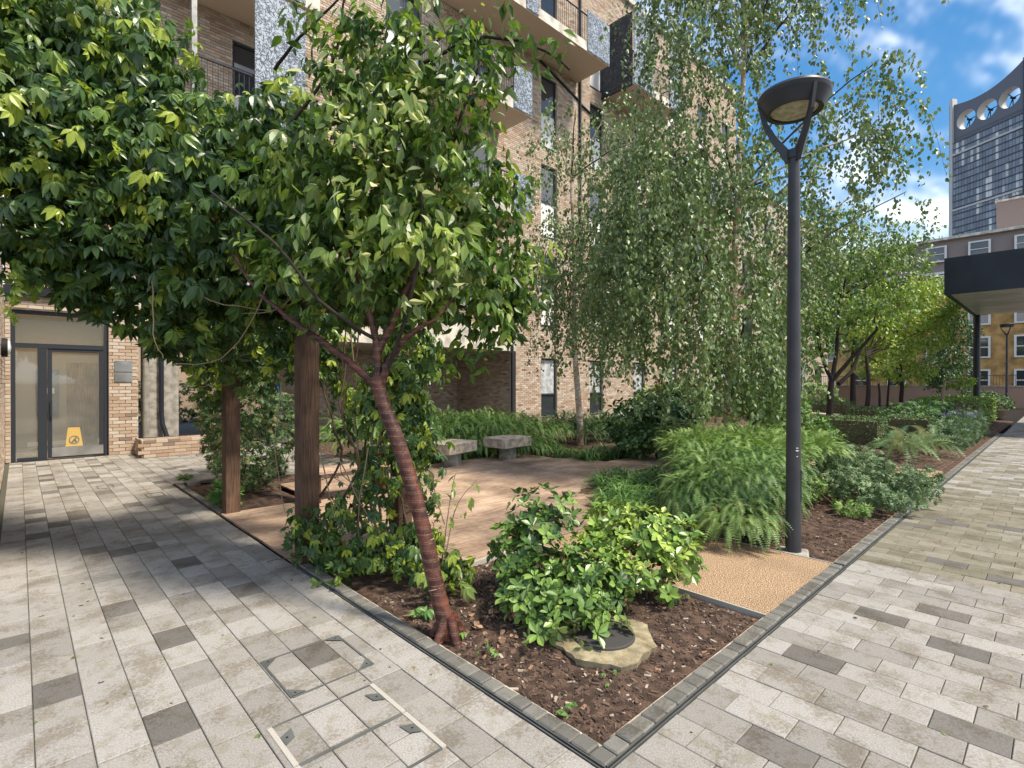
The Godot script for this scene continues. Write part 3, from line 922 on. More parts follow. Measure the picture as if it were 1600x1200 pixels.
# ---------------------------------------------------------------- cherry tree
func make_cherry() -> void:
	var t := thing("cherry_tree", "leaning cherry tree with glossy red-brown ringed bark and forked trunk", "tree")
	var base := gp(700, 992)
	var P := func(x: float, y: float, d: float) -> Vector3: return at(x, y, d)
	var b := MB.new()
	var tp := [base + Vector3(0.03, -0.12, 0), base + Vector3(0, 0.02, 0), P.call(682, 920, 3.34), P.call(655, 800, 3.4), P.call(625, 700, 3.45), P.call(597, 625, 3.5), P.call(588, 590, 3.52)]
	var pts := []
	var rr := []
	for i in tp.size() - 1:
		for k in 3:
			pts.append(tp[i].cubic_interpolate(tp[i + 1], tp[maxi(i - 1, 0)], tp[mini(i + 2, tp.size() - 1)], k / 3.0)); rr.append(0.0)
	pts.append(tp[-1]); rr.append(0.0)
	for i in pts.size():
		var f := float(i) / (pts.size() - 1)
		rr[i] = lerpf(0.056, 0.045, f) + (0.050 * pow(maxf(0.0, 1.0 - f * 3.4), 2.0)) + (0.012 if f > 0.93 else 0.0) + rf(-0.002, 0.002)
	b.tube(pts, rr, 16)
	part(t, "trunk", b.mesh(), M.cherry)
	for k in 5: # root flare
		var a := TAU * k / 5.0 + 0.4
		var rb0 := MB.new()
		var o := Vector3(cos(a), 0, sin(a))
		rb0.tube([base + o * 0.03 + Vector3(0, 0.12, 0), base + o * 0.075 + Vector3(0, 0.02, 0), base + o * 0.12 + Vector3(0, -0.05, 0)], [0.03, 0.032, 0.025], 8)
		part(t, "root", rb0.mesh(), M.cherry)
	# peeling bark rings
	for i in 9:
		var f := rf(0.06, 0.95)
		var q := int(f * (pts.size() - 1))
		var c: Vector3 = pts[q]
		var d: Vector3 = (pts[mini(q + 1, pts.size() - 1)] - pts[maxi(q - 1, 0)]).normalized()
		c += d * rf(-0.03, 0.03)
		var x := d.cross(Vector3(0.3, 0, 1)).normalized()
		var y := d.cross(x)
		var a0 := rf(0, TAU)
		var ring := []
		var rw := []
		for k in 7:
			var a := a0 + k * rf(0.22, 0.34)
			ring.append(c + (x * cos(a) + y * sin(a)) * (rr[q] + 0.0008)); rw.append(0.0035 * sin(PI * (k + 0.5) / 7.0) + 0.0008)
		var rb := MB.new()
		rb.tube(ring, rw, 5)
		part(t, "bark_ring", rb.mesh(), M.cherry_pale)
	var fork: Vector3 = tp[-1]
	var limbs := [
		[[590, 605, 3.5], [520, 545, 3.6], [450, 495, 3.7], [390, 440, 3.9], [330, 330, 4.2]], [[590, 600, 3.5], [587, 530, 3.52], [560, 430, 3.6], [520, 330, 3.8], [450, 200, 4.0]],
		[[595, 600, 3.5], [610, 560, 3.5], [645, 520, 3.5], [690, 490, 3.55], [740, 420, 3.7]], [[587, 560, 3.52], [640, 440, 3.6], [690, 300, 3.7], [720, 180, 3.8], [760, 80, 3.9]],
		[[587, 530, 3.52], [500, 470, 3.3], [430, 380, 3.3], [330, 300, 3.6]], [[430, 110, 4.1], [470, 60, 4.0], [530, 0, 3.9]], [[660, 100, 3.7], [760, 60, 3.7], [850, 80, 3.7], [890, 110, 3.7]],
		[[600, 590, 3.5], [640, 470, 3.4], [660, 330, 3.4], [640, 200, 3.5], [600, 60, 3.6]], [[690, 300, 3.7], [700, 120, 3.7], [720, 60, 3.7]], [[450, 200, 4.0], [520, 100, 4.0], [540, -20, 3.9]]]
	var k := 0
	for l in limbs:
		var q := []
		for e in l: q.append(at(e[0], e[1], e[2]))
		var lb := MB.new()
		limb(lb, q, 0.030 if k < 4 else 0.014, 0.007, 8, 0.006)
		part(t, "branch", lb.mesh(), M.cherry if k < 4 else M.bark)
		k += 1
	var pal := [Color(0.060, 0.120, 0.028), Color(0.080, 0.155, 0.033), Color(0.108, 0.195, 0.040), Color(0.145, 0.245, 0.048), Color(0.20, 0.32, 0.056), Color(0.32, 0.43, 0.07)]
	var ls := leafset(pal, 0.36, 0.6)
	var lm := leaf_mesh(1.0, 0.24, 0.42, 0.30, 5, 0.4)
	var blobs := px_blobs([
		[520, 60, 3.8, 80, 60, 0.7], [600, 90, 3.7, 90, 80], [690, 70, 3.7, 90, 60], [770, 60, 3.7, 70, 35, 0.8], [840, 75, 3.7, 45, 25, 0.6], [885, 95, 3.65, 22, 22, 0.5],
		[560, 190, 3.6, 100, 90], [660, 180, 3.6, 100, 90], [740, 170, 3.75, 70, 75], [780, 130, 3.7, 35, 60, 0.6], [500, 270, 3.7, 90, 90], [600, 300, 3.5, 110, 90], [710, 280, 3.7, 90, 90],
		[770, 330, 3.8, 55, 70], [560, 400, 3.6, 100, 80], [670, 400, 3.6, 110, 80], [770, 430, 3.8, 70, 60], [800, 400, 3.9, 45, 45, 0.6], [480, 400, 3.7, 80, 80], [620, 480, 3.6, 80, 45, 0.7], [730, 490, 3.8, 70, 40, 0.7],
		[790, 500, 3.9, 45, 45, 0.8], [690, 560, 4.0, 45, 45, 0.6], [835, 400, 3.9, 30, 45, 0.6], [820, 460, 3.9, 40, 40, 0.7], [800, 310, 3.85, 40, 45, 0.7], [760, 540, 4.0, 45, 30, 0.5], [520, 480, 3.9, 70, 40, 0.7]])
	var list := blob_leaves(blobs, 5200, 0.090, pal.size(), {"shell": 0.3, "up": 0.45, "hang": 0.65, "per": 6, "spray": 1.2, "lite": 0.07})
	spread(t, "leaf", "foliage", lm, list, pal, ls[0], ls[1], 300)
	# young sapling beside it
	var s := thing("sapling", "thin bare-stemmed sapling with sparse narrow leaves beside the cherry trunk", "sapling")
	var sl := []
	for e in [[[688, 870, 4.2], [700, 800, 4.2], [712, 740, 4.2]], [[690, 860, 4.2], [710, 800, 4.2], [745, 750, 4.2]], [[695, 820, 4.2], [680, 770, 4.2], [675, 740, 4.2]]]:
		var q := []
		for w in e: q.append(at(w[0], w[1], w[2]))
		if e[0][1] > 850: q[0].y = -0.04
		var sb := MB.new()
		limb(sb, q, 0.006, 0.002, 5, 0.003)
		part(s, "stem", sb.mesh(), M.stem_pale)
		for i in 9:
			var f := rf(0.35, 1.0)
			var p: Vector3 = q[0].lerp(q[2], f)
			sl.append([orient(p, (Vector3.UP + rdir() * 0.5).normalized(), rdir() + Vector3.DOWN * 0.3, rf(0.06, 0.09)), rng.randi_range(1, 4)])
	spread(s, "leaf", "foliage", lm, sl, pal, ls[0], ls[1], 60)

# ---------------------------------------------------------------- shrubs
func stems(t: Node3D, base: Vector3, tips: Array, r: float, m: Material) -> void:
	for p in tips:
		var b := MB.new()
		var mid: Vector3 = base.lerp(p, 0.5) + Vector3(rf(-0.05, 0.05), -0.02, rf(-0.05, 0.05))
		limb(b, [base + Vector3(rf(-0.04, 0.04), -0.1, rf(-0.04, 0.04)), mid, p], r, r * 0.35, 6, 0.006)
		part(t, "stem", b.mesh(), m)
# glossy obovate leaves in rosettes at the ends of twigs
func rosette_shrub(label: String, pal: Array, blobs: Array, nros: int, size: float, base: Vector3) -> void:
	var ls := leafset(pal, 0.36, 0.35)
	var b := MB.new()
	add_leaf(b, 1.0, 0.27, 0.66, 0.26, 7, 0.34, Basis(), Vector3.ZERO, 0.0)
	var lm := b.mesh()
	var t := thing("glossy_shrub", label, "shrub")
	var tot := 0.0
	for q in blobs: tot += q[1].x * q[1].y * q[2]
	var list := []
	var tips := []
	for q in blobs:
		var n := int(nros * q[1].x * q[1].y * q[2] / tot)
		if q[1].x > 0.12: tips.append(q[0])
		for i in n:
			var d := rdir()
			var p: Vector3 = q[0] + Vector3(d.x * q[1].x, d.y * q[1].y, d.z * q[1].z) * lerpf(0.45, 1.05, sqrt(rng.randf()))
			if p.y < 0.03: p.y = rf(0.03, 0.12)
			var ax := (d * 0.7 + Vector3.UP * 0.6 + rdir() * 0.35).normalized()
			var x := ax.cross(Vector3(0.2, 0.1, 1)).normalized()
			var y := ax.cross(x)
			var m := rng.randi_range(4, 8)
			var tone := rng.randi_range(0, pal.size() - 1)
			for k in m:
				var a := TAU * k / m + rf(-0.25, 0.25)
				var out := x * cos(a) + y * sin(a)
				var tip := (out + ax * rf(0.05, 1.3) + rdir() * 0.25).normalized()
				list.append([orient(p + out * size * 0.12, (ax - out * 0.2).normalized(), tip, size * rf(0.6, 1.25)), clampi(tone + rng.randi_range(-1, 1), 0, pal.size() - 1)])
	stems(t, base, tips, 0.013, M.twig)
	for i in 26:
		var q: Array = blobs[rng.randi() % blobs.size()]
		var tb := MB.new()
		var e: Vector3 = q[0] + rdir() * q[1] * 0.9
		e.y = maxf(e.y, 0.05)
		limb(tb, [q[0] + rdir() * 0.04, q[0].lerp(e, 0.5) + rdir() * 0.02, e], 0.006, 0.003, 5, 0.004)
		part(t, "twig", tb.mesh(), M.twig)
	spread(t, "leaf", "foliage", lm, list, pal, ls[0], ls[1], 300)
# feathery arching shoot with paired needles
func frond_mesh(pairs: int, nl: float, arch: float, sd: float) -> ArrayMesh:
	var b := MB.new()
	var prev := Vector3.ZERO
	for i in pairs:
		var t := float(i) / (pairs - 1)
		var p := Vector3(sin(t * 3.0 + sd) * 0.03, 0.35 * t * (1.0 - t) - arch * t * t, t * (1.0 - 0.35 * arch * t))
		var d := (p - prev).normalized() if i > 0 else Vector3(0, 0.3, 1).normalized()
		var k := nl * (1.0 if t < 0.8 else lerpf(1.0, 0.4, (t - 0.8) / 0.2))
		if i > 0: b.quad(prev + Vector3(-0.006, 0, 0), prev + Vector3(0.006, 0, 0), p + Vector3(0.006, 0, 0), p + Vector3(-0.006, 0, 0), Vector3.UP)
		for s in [-1.0, 1.0]:
			var e: Vector3 = p + Vector3(s * k * 0.95, k * 0.15, 0) + d * k * 0.35
			var w := d * 0.021
			b.trio(p - w, p + w, e, Vector3.UP)
		prev = p
	return b.mesh()
func frond_shrub(called: String, label: String, group: String, pal: Array, blobs: Array, count: int, size: float, nl: float, arch: float, base: Vector3, most: int, back := 0.35, rise := 0.25) -> Node3D:
	var ls := leafset(pal, 0.5, back)
	var t := thing(called, label, "shrub", Vector3.ZERO, group)
	var meshes := []
	for i in 3: meshes.append(frond_mesh(17, nl, arch * (0.7 + 0.3 * i), i * 1.7))
	var tot := 0.0
	for q in blobs: tot += q[1].x * q[1].y * q[2]
	var lists := [[], [], []]
	var tips := []
	for q in blobs:
		tips.append(q[0])
		var n := int(count * q[1].x * q[1].y * q[2] / tot)
		for i in n:
			var d := rdir()
			if d.y < -0.3: d.y *= -0.5
			var p: Vector3 = q[0] + Vector3(d.x * q[1].x, d.y * q[1].y, d.z * q[1].z) * lerpf(0.35, 1.0, sqrt(rng.randf()))
			p.y = maxf(p.y, 0.06)
			var tip := (Vector3(d.x, maxf(d.y, -0.1) * 0.5 + rise, d.z) + rdir() * 0.55).normalized()
			var s := size * rf(0.45, 1.35)
			if p.y - arch * s < 0.0: tip.y += 0.3
			lists[rng.randi() % 3].append([orient(p, (Vector3.UP + rdir() * 0.25).normalized(), tip, s), rng.randi_range(0, pal.size() - 1)])
	stems(t, base, tips, 0.012, M.twig)
	for i in 3: spread(t, "frond", "foliage", meshes[i], lists[i], pal, ls[0], ls[1], most / 3)
	return t
# strap-leaved clumps
func blade_mesh(bend: float) -> ArrayMesh:
	var b := MB.new()
	var prev := []
	for i in 6:
		var t := i / 5.0
		var w := 0.022 * (1.0 - t * t * 0.9)
		var p := Vector3(0, 0.8 * sin(t * PI * 0.5) - bend * t * t, 0.62 * t * t + 0.2 * t)
		var cur := [p + Vector3(-w, 0, 0), p + Vector3(w, 0, 0)]
		if i > 0: b.quad(prev[0], prev[1], cur[1], cur[0], Vector3(0, 1, 0.4))
		prev = cur
	return b.mesh()
func blades(called: String, label: String, category: String, pal: Array, spots: Array, per: int, size: float, most := 0) -> void:
	var ls := leafset(pal, 0.45, 0.35)
	var meshes := [blade_mesh(0.45), blade_mesh(0.75)]
	var t := thing(called, label, category)
	var lists := [[], []]
	for s in spots:
		for i in per:
			var a := rf(0, TAU)
			var p: Vector3 = s + Vector3(rf(-0.05, 0.05), 0, rf(-0.05, 0.05)) * size * 3.0
			p.y = -0.03
			var out := Vector3(cos(a), 0, sin(a))
			var tilt := (Vector3.UP + out * rf(-0.2, 0.7)).normalized()
			lists[i % 2].append([orient(p, tilt, out, size * rf(0.6, 1.2)), rng.randi_range(0, pal.size() - 1)])
	for i in 2: spread(t, "blade", "foliage", meshes[i], lists[i], pal, ls[0], ls[1], most / 2)
# clipped box hedge block
func clipped(label: String, c: Vector3, s: Vector3, pal: Array, count: int, round := 0.0, group := "clipped box hedges", size := 0.035) -> void:
	var t := thing("clipped_hedge", label, "hedge", c, group)
	var ls := leafset(pal, 0.5, 0.3)
	var lm := leaf_mesh(1.0, 0.36, 0.5, 0.2, 3)
	var b := MB.new()
	if round > 0.5: b.lathe(Vector3(0, 0, 0), [[s.x * 0.30, -0.05], [s.x * 0.40, s.y * 0.3], [s.x * 0.36, s.y * 0.7], [0.0, s.y * 0.88]], 16)
	else: b.box(Vector3(0, s.y * 0.45, 0), Vector3(s.x - 0.16, s.y * 0.88, s.z - 0.16))
	part(t, "twig_mass", b.mesh(), M.core, Transform3D(Basis.from_scale(Vector3(1, 1, s.z / s.x if round > 0.5 else 1.0)), Vector3.ZERO))
	var list := []
	for i in count:
		var p: Vector3
		var nn: Vector3
		if round > 0.5:
			nn = rdir(); nn.y = absf(nn.y) * 1.2 - 0.2
			nn = nn.normalized()
			p = Vector3(nn.x * s.x * 0.5, s.y * 0.5 + nn.y * s.y * 0.5, nn.z * s.z * 0.5) * rf(0.86, 1.04)
		else:
			var ar := [s.x * s.z, s.y * s.z * 2.0, s.x * s.y * 2.0]
			var q: float = rng.randf() * (ar[0] + ar[1] + ar[2])
			p = Vector3(rf(-0.5, 0.5) * s.x, rf(0.0, 1.0) * s.y, rf(-0.5, 0.5) * s.z)
			if q < ar[0]: p.y = s.y; nn = Vector3.UP
			elif q < ar[0] + ar[1]: nn = Vector3(-1 if rng.randf() < 0.5 else 1, 0, 0); p.x = nn.x * s.x * 0.5
			else: nn = Vector3(0, 0, -1 if rng.randf() < 0.5 else 1); p.z = nn.z * s.z * 0.5
			p -= nn * rf(-0.03, 0.10)
		p.y = maxf(p.y, 0.02)
		list.append([orient(p, (nn + rdir() * 0.7).normalized(), rdir() + nn * 0.6, size * rf(0.7, 1.4)), rng.randi_range(0, pal.size() - 1)])
	spread(t, "leaf", "foliage", lm, list, pal, ls[0], ls[1], 0)
# mounds of fine sprays
func mound_shrub(called: String, label: String, blobs: Array, count: int, size: float, pal: Array, base: Vector3, o := {}) -> void:
	var t := thing(called, label, "shrub")
	var ls := leafset(pal, 0.55, 0.3)
	var b := MB.new()
	for i in 5: add_leaf(b, 1.0, 0.14, 0.5, 0.2, 2, 0.2, Basis(Vector3.UP, (i - 2) * 0.55) * Basis(Vector3.RIGHT, -0.35 * (i % 2)))
	var lm := b.mesh()
	var list := blob_leaves(blobs, count, size, pal.size(), {"shell": 0.62, "up": 0.35, "hang": o.get("hang", -0.1), "per": 4, "spray": 1.1, "lite": o.get("lite", 0.2)})
	for e in list: e[0].origin.y = maxf(e[0].origin.y, 0.01)
	var tips := []
	for q in blobs: tips.append(q[0])
	stems(t, base, tips, 0.014, M.twig)
	spread(t, "spray", "foliage", lm, list, pal, ls[0], ls[1], o.get("most", 0))

# ---------------------------------------------------------------- trees
func birch(label: String, trunk: Array, r0: float, strands: Array, leaf: float, pal: Array, per_m: float, twig_every := 3) -> void:
	var t := thing("birch_tree", label, "tree", Vector3.ZERO, "birch trees")
	var b := MB.new()
	limb(b, trunk, r0, r0 * 0.22, 10, 0.012)
	part(t, "trunk", b.mesh(), M.birch)
	var ls := leafset(pal, 0.42, 0.45)
	var lm := leaf_mesh(1.0, 0.36, 0.38, 0.15, 3, 0.3)
	var list := []
	var twigs := MB.new()
	var nb := 0
	for s in strands: # [px, py top, py bottom, depth, width px, count]
		var c := at(s[0], s[1], s[3])
		var e := at(s[0], s[2], s[3])
		var rad: float = s[4] / FOC * s[3]
		# a limb from the trunk to this curtain of twigs
		var best: Vector3 = trunk[0]
		for q in trunk:
			if q.y < c.y - 0.3 and q.y > best.y: best = q
		var lb := MB.new()
		var midp := best.lerp(c, 0.55) + Vector3.UP * 0.15
		if best.distance_to(c) > 0.2:
			limb(lb, [best, midp, c], r0 * 0.28, 0.008, 5, 0.02)
			part(t, "branch", lb.mesh(), M.bark if nb % 2 else M.birch)
		nb += 1
		var H := c.y - e.y
		for k in int(s[5]):
			var a := rf(0, TAU)
			var rr := rad * sqrt(rng.randf())
			var top := c + Vector3(rr * cos(a), rf(-0.65, 0.1) * H, rr * sin(a))
			var ln := minf(rf(0.5, 1.7), (top.y - e.y))
			if ln < 0.15: continue
			var sway := Vector3(cos(a) * 0.25 + rf(-0.3, 0.3), 0, sin(a) * 0.25 + rf(-0.3, 0.3))
			var pts := []
			for q in 5:
				var f := q / 4.0
				pts.append(top + sway * sqrt(f) * ln + Vector3.DOWN * ln * f * f * 0.6 + Vector3.DOWN * ln * f * 0.4)
			if k % twig_every == 0: twigs.tube(pts, [0.004, 0.0035, 0.003, 0.0025, 0.002], 3, false)
			var n := int(ln * per_m)
			var tone := rng.randi_range(0, pal.size() - 1)
			for q in n:
				var f := rng.randf() * 4.0
				var i0 := mini(int(f), 3)
				var p: Vector3 = pts[i0].lerp(pts[i0 + 1], f - i0) + rdir() * leaf * rf(0.3, 1.3)
				list.append([orient(p, (rdir() + Vector3.UP * 0.35).normalized(), Vector3.DOWN + rdir() * 0.7, leaf * rf(0.7, 1.25)), clampi(tone + rng.randi_range(-1, 1), 0, pal.size() - 1)])
	part(t, "twig_mass", twigs.mesh(), M.twig, Transform3D(), true)
	spread(t, "leaf", "crown", lm, list, pal, ls[0], ls[1], 0)
func broad_tree(called: String, label: String, trunks: Array, blobs: Array, count: int, leaf: float, pal: Array, r0: float, m: Material, o := {}) -> void:
	var t := thing(called, label, "tree")
	var top: Vector3 = trunks[0][-1]
	var k := 0
	for q in trunks:
		var b := MB.new()
		limb(b, q, r0 if k == 0 else r0 * 0.6, r0 * 0.35 if k else r0 * 0.6, 8, 0.01)
		part(t, "trunk" if k == 0 else "limb", b.mesh(), m)
		k += 1
	for q in blobs:
		var bb := MB.new()
		var best: Vector3 = top
		for e in trunks:
			for w in e:
				if w.distance_to(q[0]) < best.distance_to(q[0]) and w.y > top.y * 0.7: best = w
		limb(bb, [best, best.lerp(q[0], 0.5) + rdir() * 0.1, q[0]], r0 * 0.35, r0 * 0.1, 5, 0.02)
		part(t, "branch", bb.mesh(), m)
	var ls := leafset(pal, 0.45, 0.5)
	var lm := leaf_mesh(1.0, o.get("w", 0.3), 0.45, 0.25, 3, 0.3)
	var list := blob_leaves(blobs, count, leaf, pal.size(), {"shell": 0.25, "up": o.get("up", 0.6), "hang": o.get("hang", 0.6), "per": 6, "spray": 1.6, "lite": o.get("lite", 0.2)})
	spread(t, "leaf", "crown", lm, list, pal, ls[0], ls[1], 0)

# ---------------------------------------------------------------- buildings
const FZ := 14.3
func holes_wall(parent: Node3D, called: String, x0: float, x1: float, y0: float, y1: float, holes: Array, z: float, thick: float, m: Material) -> void:
	var xs := [x0, x1]
	var ys := [y0, y1]
	for h in holes:
		for v in [h[0], h[1]]:
			if v > x0 and v < x1 and not xs.has(v): xs.append(v)
		for v in [h[2], h[3]]:
			if v > y0 and v < y1 and not ys.has(v): ys.append(v)
	xs.sort(); ys.sort()
	var b := MB.new()
	for i in xs.size() - 1:
		for j in ys.size() - 1:
			var cx: float = (xs[i] + xs[i + 1]) / 2
			var cy: float = (ys[j] + ys[j + 1]) / 2
			var inside := false
			for h in holes:
				if cx > h[0] and cx < h[1] and cy > h[2] and cy < h[3]: inside = true
			if not inside: b.box(V(cx, cy, z + thick / 2), Vector3(xs[i + 1] - xs[i], ys[j + 1] - ys[j], thick))
	part(parent, called, b.mesh(), m)
func brick_mesh() -> ArrayMesh:
	var b := MB.new()
	b.bevel(Vector3.ZERO, Vector3(0.215, 0.065, 0.04), 0.003)
	return b.mesh()
func bricks_on(x0: float, x1: float, y0: float, y1: float, holes: Array, z: float) -> Array:
	var list := []
	var row := 0
	var y := y0 + 0.0375
	while y < y1:
		var x := x0 - (0.1125 if row % 2 else 0.0)
		while x < x1:
			var spans := [[maxf(x + 0.005, x0 + 0.002), minf(x + 0.22, x1 - 0.002)]]
			for h in holes:
				if y + 0.033 > h[2] and y - 0.033 < h[3]:
					var nx := []
					for e in spans:
						if e[1] <= h[0] or e[0] >= h[1]: nx.append(e)
						else:
							if e[0] < h[0] - 0.005: nx.append([e[0], h[0] - 0.004])
							if e[1] > h[1] + 0.005: nx.append([h[1] + 0.004, e[1]])
					spans = nx
			for e in spans:
				if e[1] - e[0] < 0.03: continue
				var q := rng.randf()
				var ci := 0 if q < 0.2 else 1 if q < 0.45 else 2 if q < 0.67 else 3 if q < 0.77 else 4 if q < 0.98 else 5
				list.append([Transform3D(Basis.from_scale(Vector3((e[1] - e[0]) / 0.215, 1, 1)), V((e[0] + e[1]) / 2, y, z - 0.002 + rf(-0.003, 0.003))), ci])
			x += 0.225
		y += 0.075
		row += 1
	return list
func window(b: Node3D, x0: float, x1: float, y0: float, y1: float, style: int) -> void:
	var c := V((x0 + x1) / 2, (y0 + y1) / 2, FZ + 0.11)
	var w := x1 - x0
	var h := y1 - y0
	var wn := node(b, "window", c)
	for s in [-1.0, 1.0]:
		bx(wn, "frame", Vector3(s * (w / 2 - 0.03), 0, 0), Vector3(0.06, h, 0.08), M.frame)
		bx(wn, "frame", Vector3(0, s * (h / 2 - 0.03), 0), Vector3(w - 0.12, 0.06, 0.08), M.frame)
	var mid := 0.0 if style == 1 else -0.12 * h
	bx(wn, "transom", Vector3(0, mid, 0), Vector3(w - 0.12, 0.07, 0.075), M.frame)
	var up := h / 2 - 0.06 - (mid + 0.035)
	var dn := (mid - 0.035) + h / 2 - 0.06
	bx(wn, "upper_pane", Vector3(0, h / 2 - 0.06 - up / 2, -0.01), Vector3(w - 0.12, up, 0.02), M.netcurtain if style == 0 else M.darkglass)
	bx(wn, "lower_panel", Vector3(0, -h / 2 + 0.06 + dn / 2, -0.01), Vector3(w - 0.12, dn, 0.02), M.darkglass if style == 0 else M.white)
	bx(wn, "sill", Vector3(0, -h / 2 - 0.02, 0.09), Vector3(w + 0.06, 0.035, 0.12), M.frame)
func balcony(b: Node3D, x0: float, x1: float, y: float, panels: Array, boxed := false) -> void:
	var dep := 1.65
	var n := node(b, "balcony", V((x0 + x1) / 2, y, FZ))
	var w := x1 - x0
	bx(n, "slab", Vector3(0, -0.17, dep / 2 + 0.002), Vector3(w, 0.30, dep), M.soffit)
	bx(n, "fascia", Vector3(0, -0.15, dep + 0.018), Vector3(w + 0.04, 0.36, 0.03), M.cream)
	var r := MB.new()
	var x := -w / 2 + 0.03
	while x < w / 2:
		r.box(Vector3(x, 0.56, dep - 0.03), Vector3(0.012, 1.06, 0.012))
		x += 0.105
	r.box(Vector3(0, 1.10, dep - 0.03), Vector3(w, 0.03, 0.05))
	for s in [-1.0, 1.0]:
		var z := 0.05
		while z < dep - 0.06:
			r.box(Vector3(s * (w / 2 - 0.03), 0.56, z), Vector3(0.012, 1.06, 0.012))
			z += 0.105
		r.box(Vector3(s * (w / 2 - 0.03), 1.10, dep / 2 - 0.03), Vector3(0.05, 0.03, dep - 0.07))
	part(n, "railing", r.mesh(), M.anthracite, Transform3D(), true)
	for p in panels: # [x0, x1, y low, y high] relative to world x and slab level
		var pc := V((p[0] + p[1]) / 2, 0, 0).x - (x0 + x1) / 2
		bx(n, "perforated_screen", Vector3(pc, (p[2] + p[3]) / 2, dep + 0.055), Vector3(p[1] - p[0], p[3] - p[2], 0.03), M.screen)
	if boxed:
		bx(n, "side_screen", Vector3(-w / 2 - 0.025, 1.2, dep / 2), Vector3(0.03, 3.1, dep - 0.02), M.panel_dark)
		bx(n, "edge_trim", Vector3(-w / 2 - 0.03, -0.37, dep / 2), Vector3(0.06, 0.05, dep), M.anthracite)
func make_block() -> void:
	var b := thing("apartment_building", "tall pale brick apartment block with projecting balconies and perforated screens", "building")
	var door := [-0.12, 1.42, 0.0, 3.05]
	var wins := []
	var wx := [15.1, 18.2, 21.6, 24.8, 28.0, 31.0]
	for x in wx:
		wins.append([x, x + 0.95, 0.22, 2.55, 0])
		for k in 4: wins.append([x, x + 0.95, 3.85 + 3.58 * k, 6.7 + 3.58 * k, 1])
	for x in [8.2, 11.2]:
		for k in 4: wins.append([x, x + 1.3, 4.2 + 3.58 * k, 6.7 + 3.58 * k, 1])
	for k in 4: wins.append([3.9, 5.2, 3.95 + 3.58 * k, 6.6 + 3.58 * k, 1])
	for k in 3: wins.append([-0.1, 0.5, 4.2 + 3.58 * k, 6.2 + 3.58 * k, 1])
	var holes := wins.duplicate()
	holes.append([1.95, 13.7, -1.0, 3.67])
	holes.append(door)
	holes_wall(b, "wall", -0.2, 33.0, 0.0, 19.6, holes, FZ, 0.32, M.mortar)
	for w in wins: window(b, w[0], w[1], w[2], w[3], w[4])
	var br := brick_mesh()
	var face := node(b, "brickwork")
	var near := bricks_on(-0.2, 1.95, 0.0, 4.0, holes + [[-0.5, 1.75, 3.32, 3.52]], FZ)
	spread(face, "brick", "bricks", br, near, M.brickcol, M.brick, M.brick_vc, 300)
	var far := bricks_on(-0.2, 33.0, 4.0, 19.6, holes, FZ)
	far.append_array(bricks_on(13.7, 33.0, 0.0, 4.0, holes, FZ))
	far.append_array(bricks_on(1.95, 13.7, 3.67, 4.0, holes, FZ))
	spread(face, "brick", "bricks", br, far, M.brickcol, M.brick, M.brick_vc, 0)
	bx(b, "parapet", V(16.4, 19.7, FZ + 0.1), Vector3(33.4, 0.2, 0.5), M.cream)
	bx(b, "lintel_flashing", V(0.62, 3.42, FZ - 0.05), Vector3(2.26, 0.17, 0.14), M.anthracite)
	bx(b, "slab_edge", V(7.82, 3.22, FZ + 0.2), Vector3(11.74, 0.9, 0.5), M.cream)
	# storey bands of gutter pipes
	for q in [[17.45, 6.0, 19.0, "down_pipe"], [13.45, 0.0, 3.0, "down_pipe"]]:
		var pb := MB.new()
		pb.tube([V(q[0], q[1], FZ - 0.09), V(q[0], q[2], FZ - 0.09)], [0.055, 0.055], 10)
		part(b, q[3], pb.mesh(), M.anthracite)
	var hp := MB.new()
	hp.tube([V(15.0, 14.3, FZ - 0.06), V(17.4, 13.6, FZ - 0.06)], [0.045, 0.045], 8)
	hp.tube([V(17.5, 13.5, FZ - 0.06), V(19.2, 13.1, FZ - 0.06)], [0.045, 0.045], 8)
	part(b, "drain_pipe", hp.mesh(), M.anthracite)
	# balconies
	balcony(b, 9.4, 12.85, 7.45, [[12.0, 12.85, -0.3, 1.15], [9.4, 10.1, -0.3, 1.15]])
	balcony(b, 9.4, 12.85, 11.05, [[12.0, 12.85, -0.3, 1.15], [9.4, 10.1, -0.3, 1.15]])
	balcony(b, 9.8, 17.3, 14.65, [[15.9, 17.3, -0.3, 1.25], [12.6, 13.2, -0.3, 1.25]])
	balcony(b, 19.05, 23.0, 14.65, [[19.05, 20.6, -0.3, 3.0], [22.0, 23.0, -0.3, 3.0]], true)
	balcony(b, 26.0, 29.5, 11.05, [[26.0, 27.2, -0.3, 1.25], [28.6, 29.5, -0.3, 1.25]], true)
	balcony(b, 2.2, 5.4, 7.45, [[3.9, 5.05, -0.3, 3.1]])
	balcony(b, 2.2, 5.4, 11.0, [[3.9, 5.05, -0.3, 3.1]])
	bx(b, "screen_post", V(2.72, 9.1, FZ - 1.6), Vector3(0.10, 3.2, 0.10), M.steel)
	# left wing wall, seen end on
	var side := node(b, "side_wall")
	bx(side, "backing", V(-0.40, 4.0, 10.2), Vector3(0.36, 8.0, 8.18), M.mortar)
	var sl := []
	for row in 44:
		for k in 36:
			sl.append([Transform3D(Basis(Vector3.UP, PI / 2), V(-0.222 + rf(-0.003, 0.003), row * 0.075 + 0.0375, 6.2 + k * 0.225 + (0.1125 if row % 2 else 0.0))), [0, 1, 2, 4][rng.randi() % 4]])
	spread(side, "brick", "bricks", br, sl, M.brickcol, M.brick, M.brick_vc, 0)
	# undercroft
	bx(b, "undercroft_ceiling", V(7.8, 2.9, 18.0), Vector3(11.7, 0.25, 6.6), M.soffit)
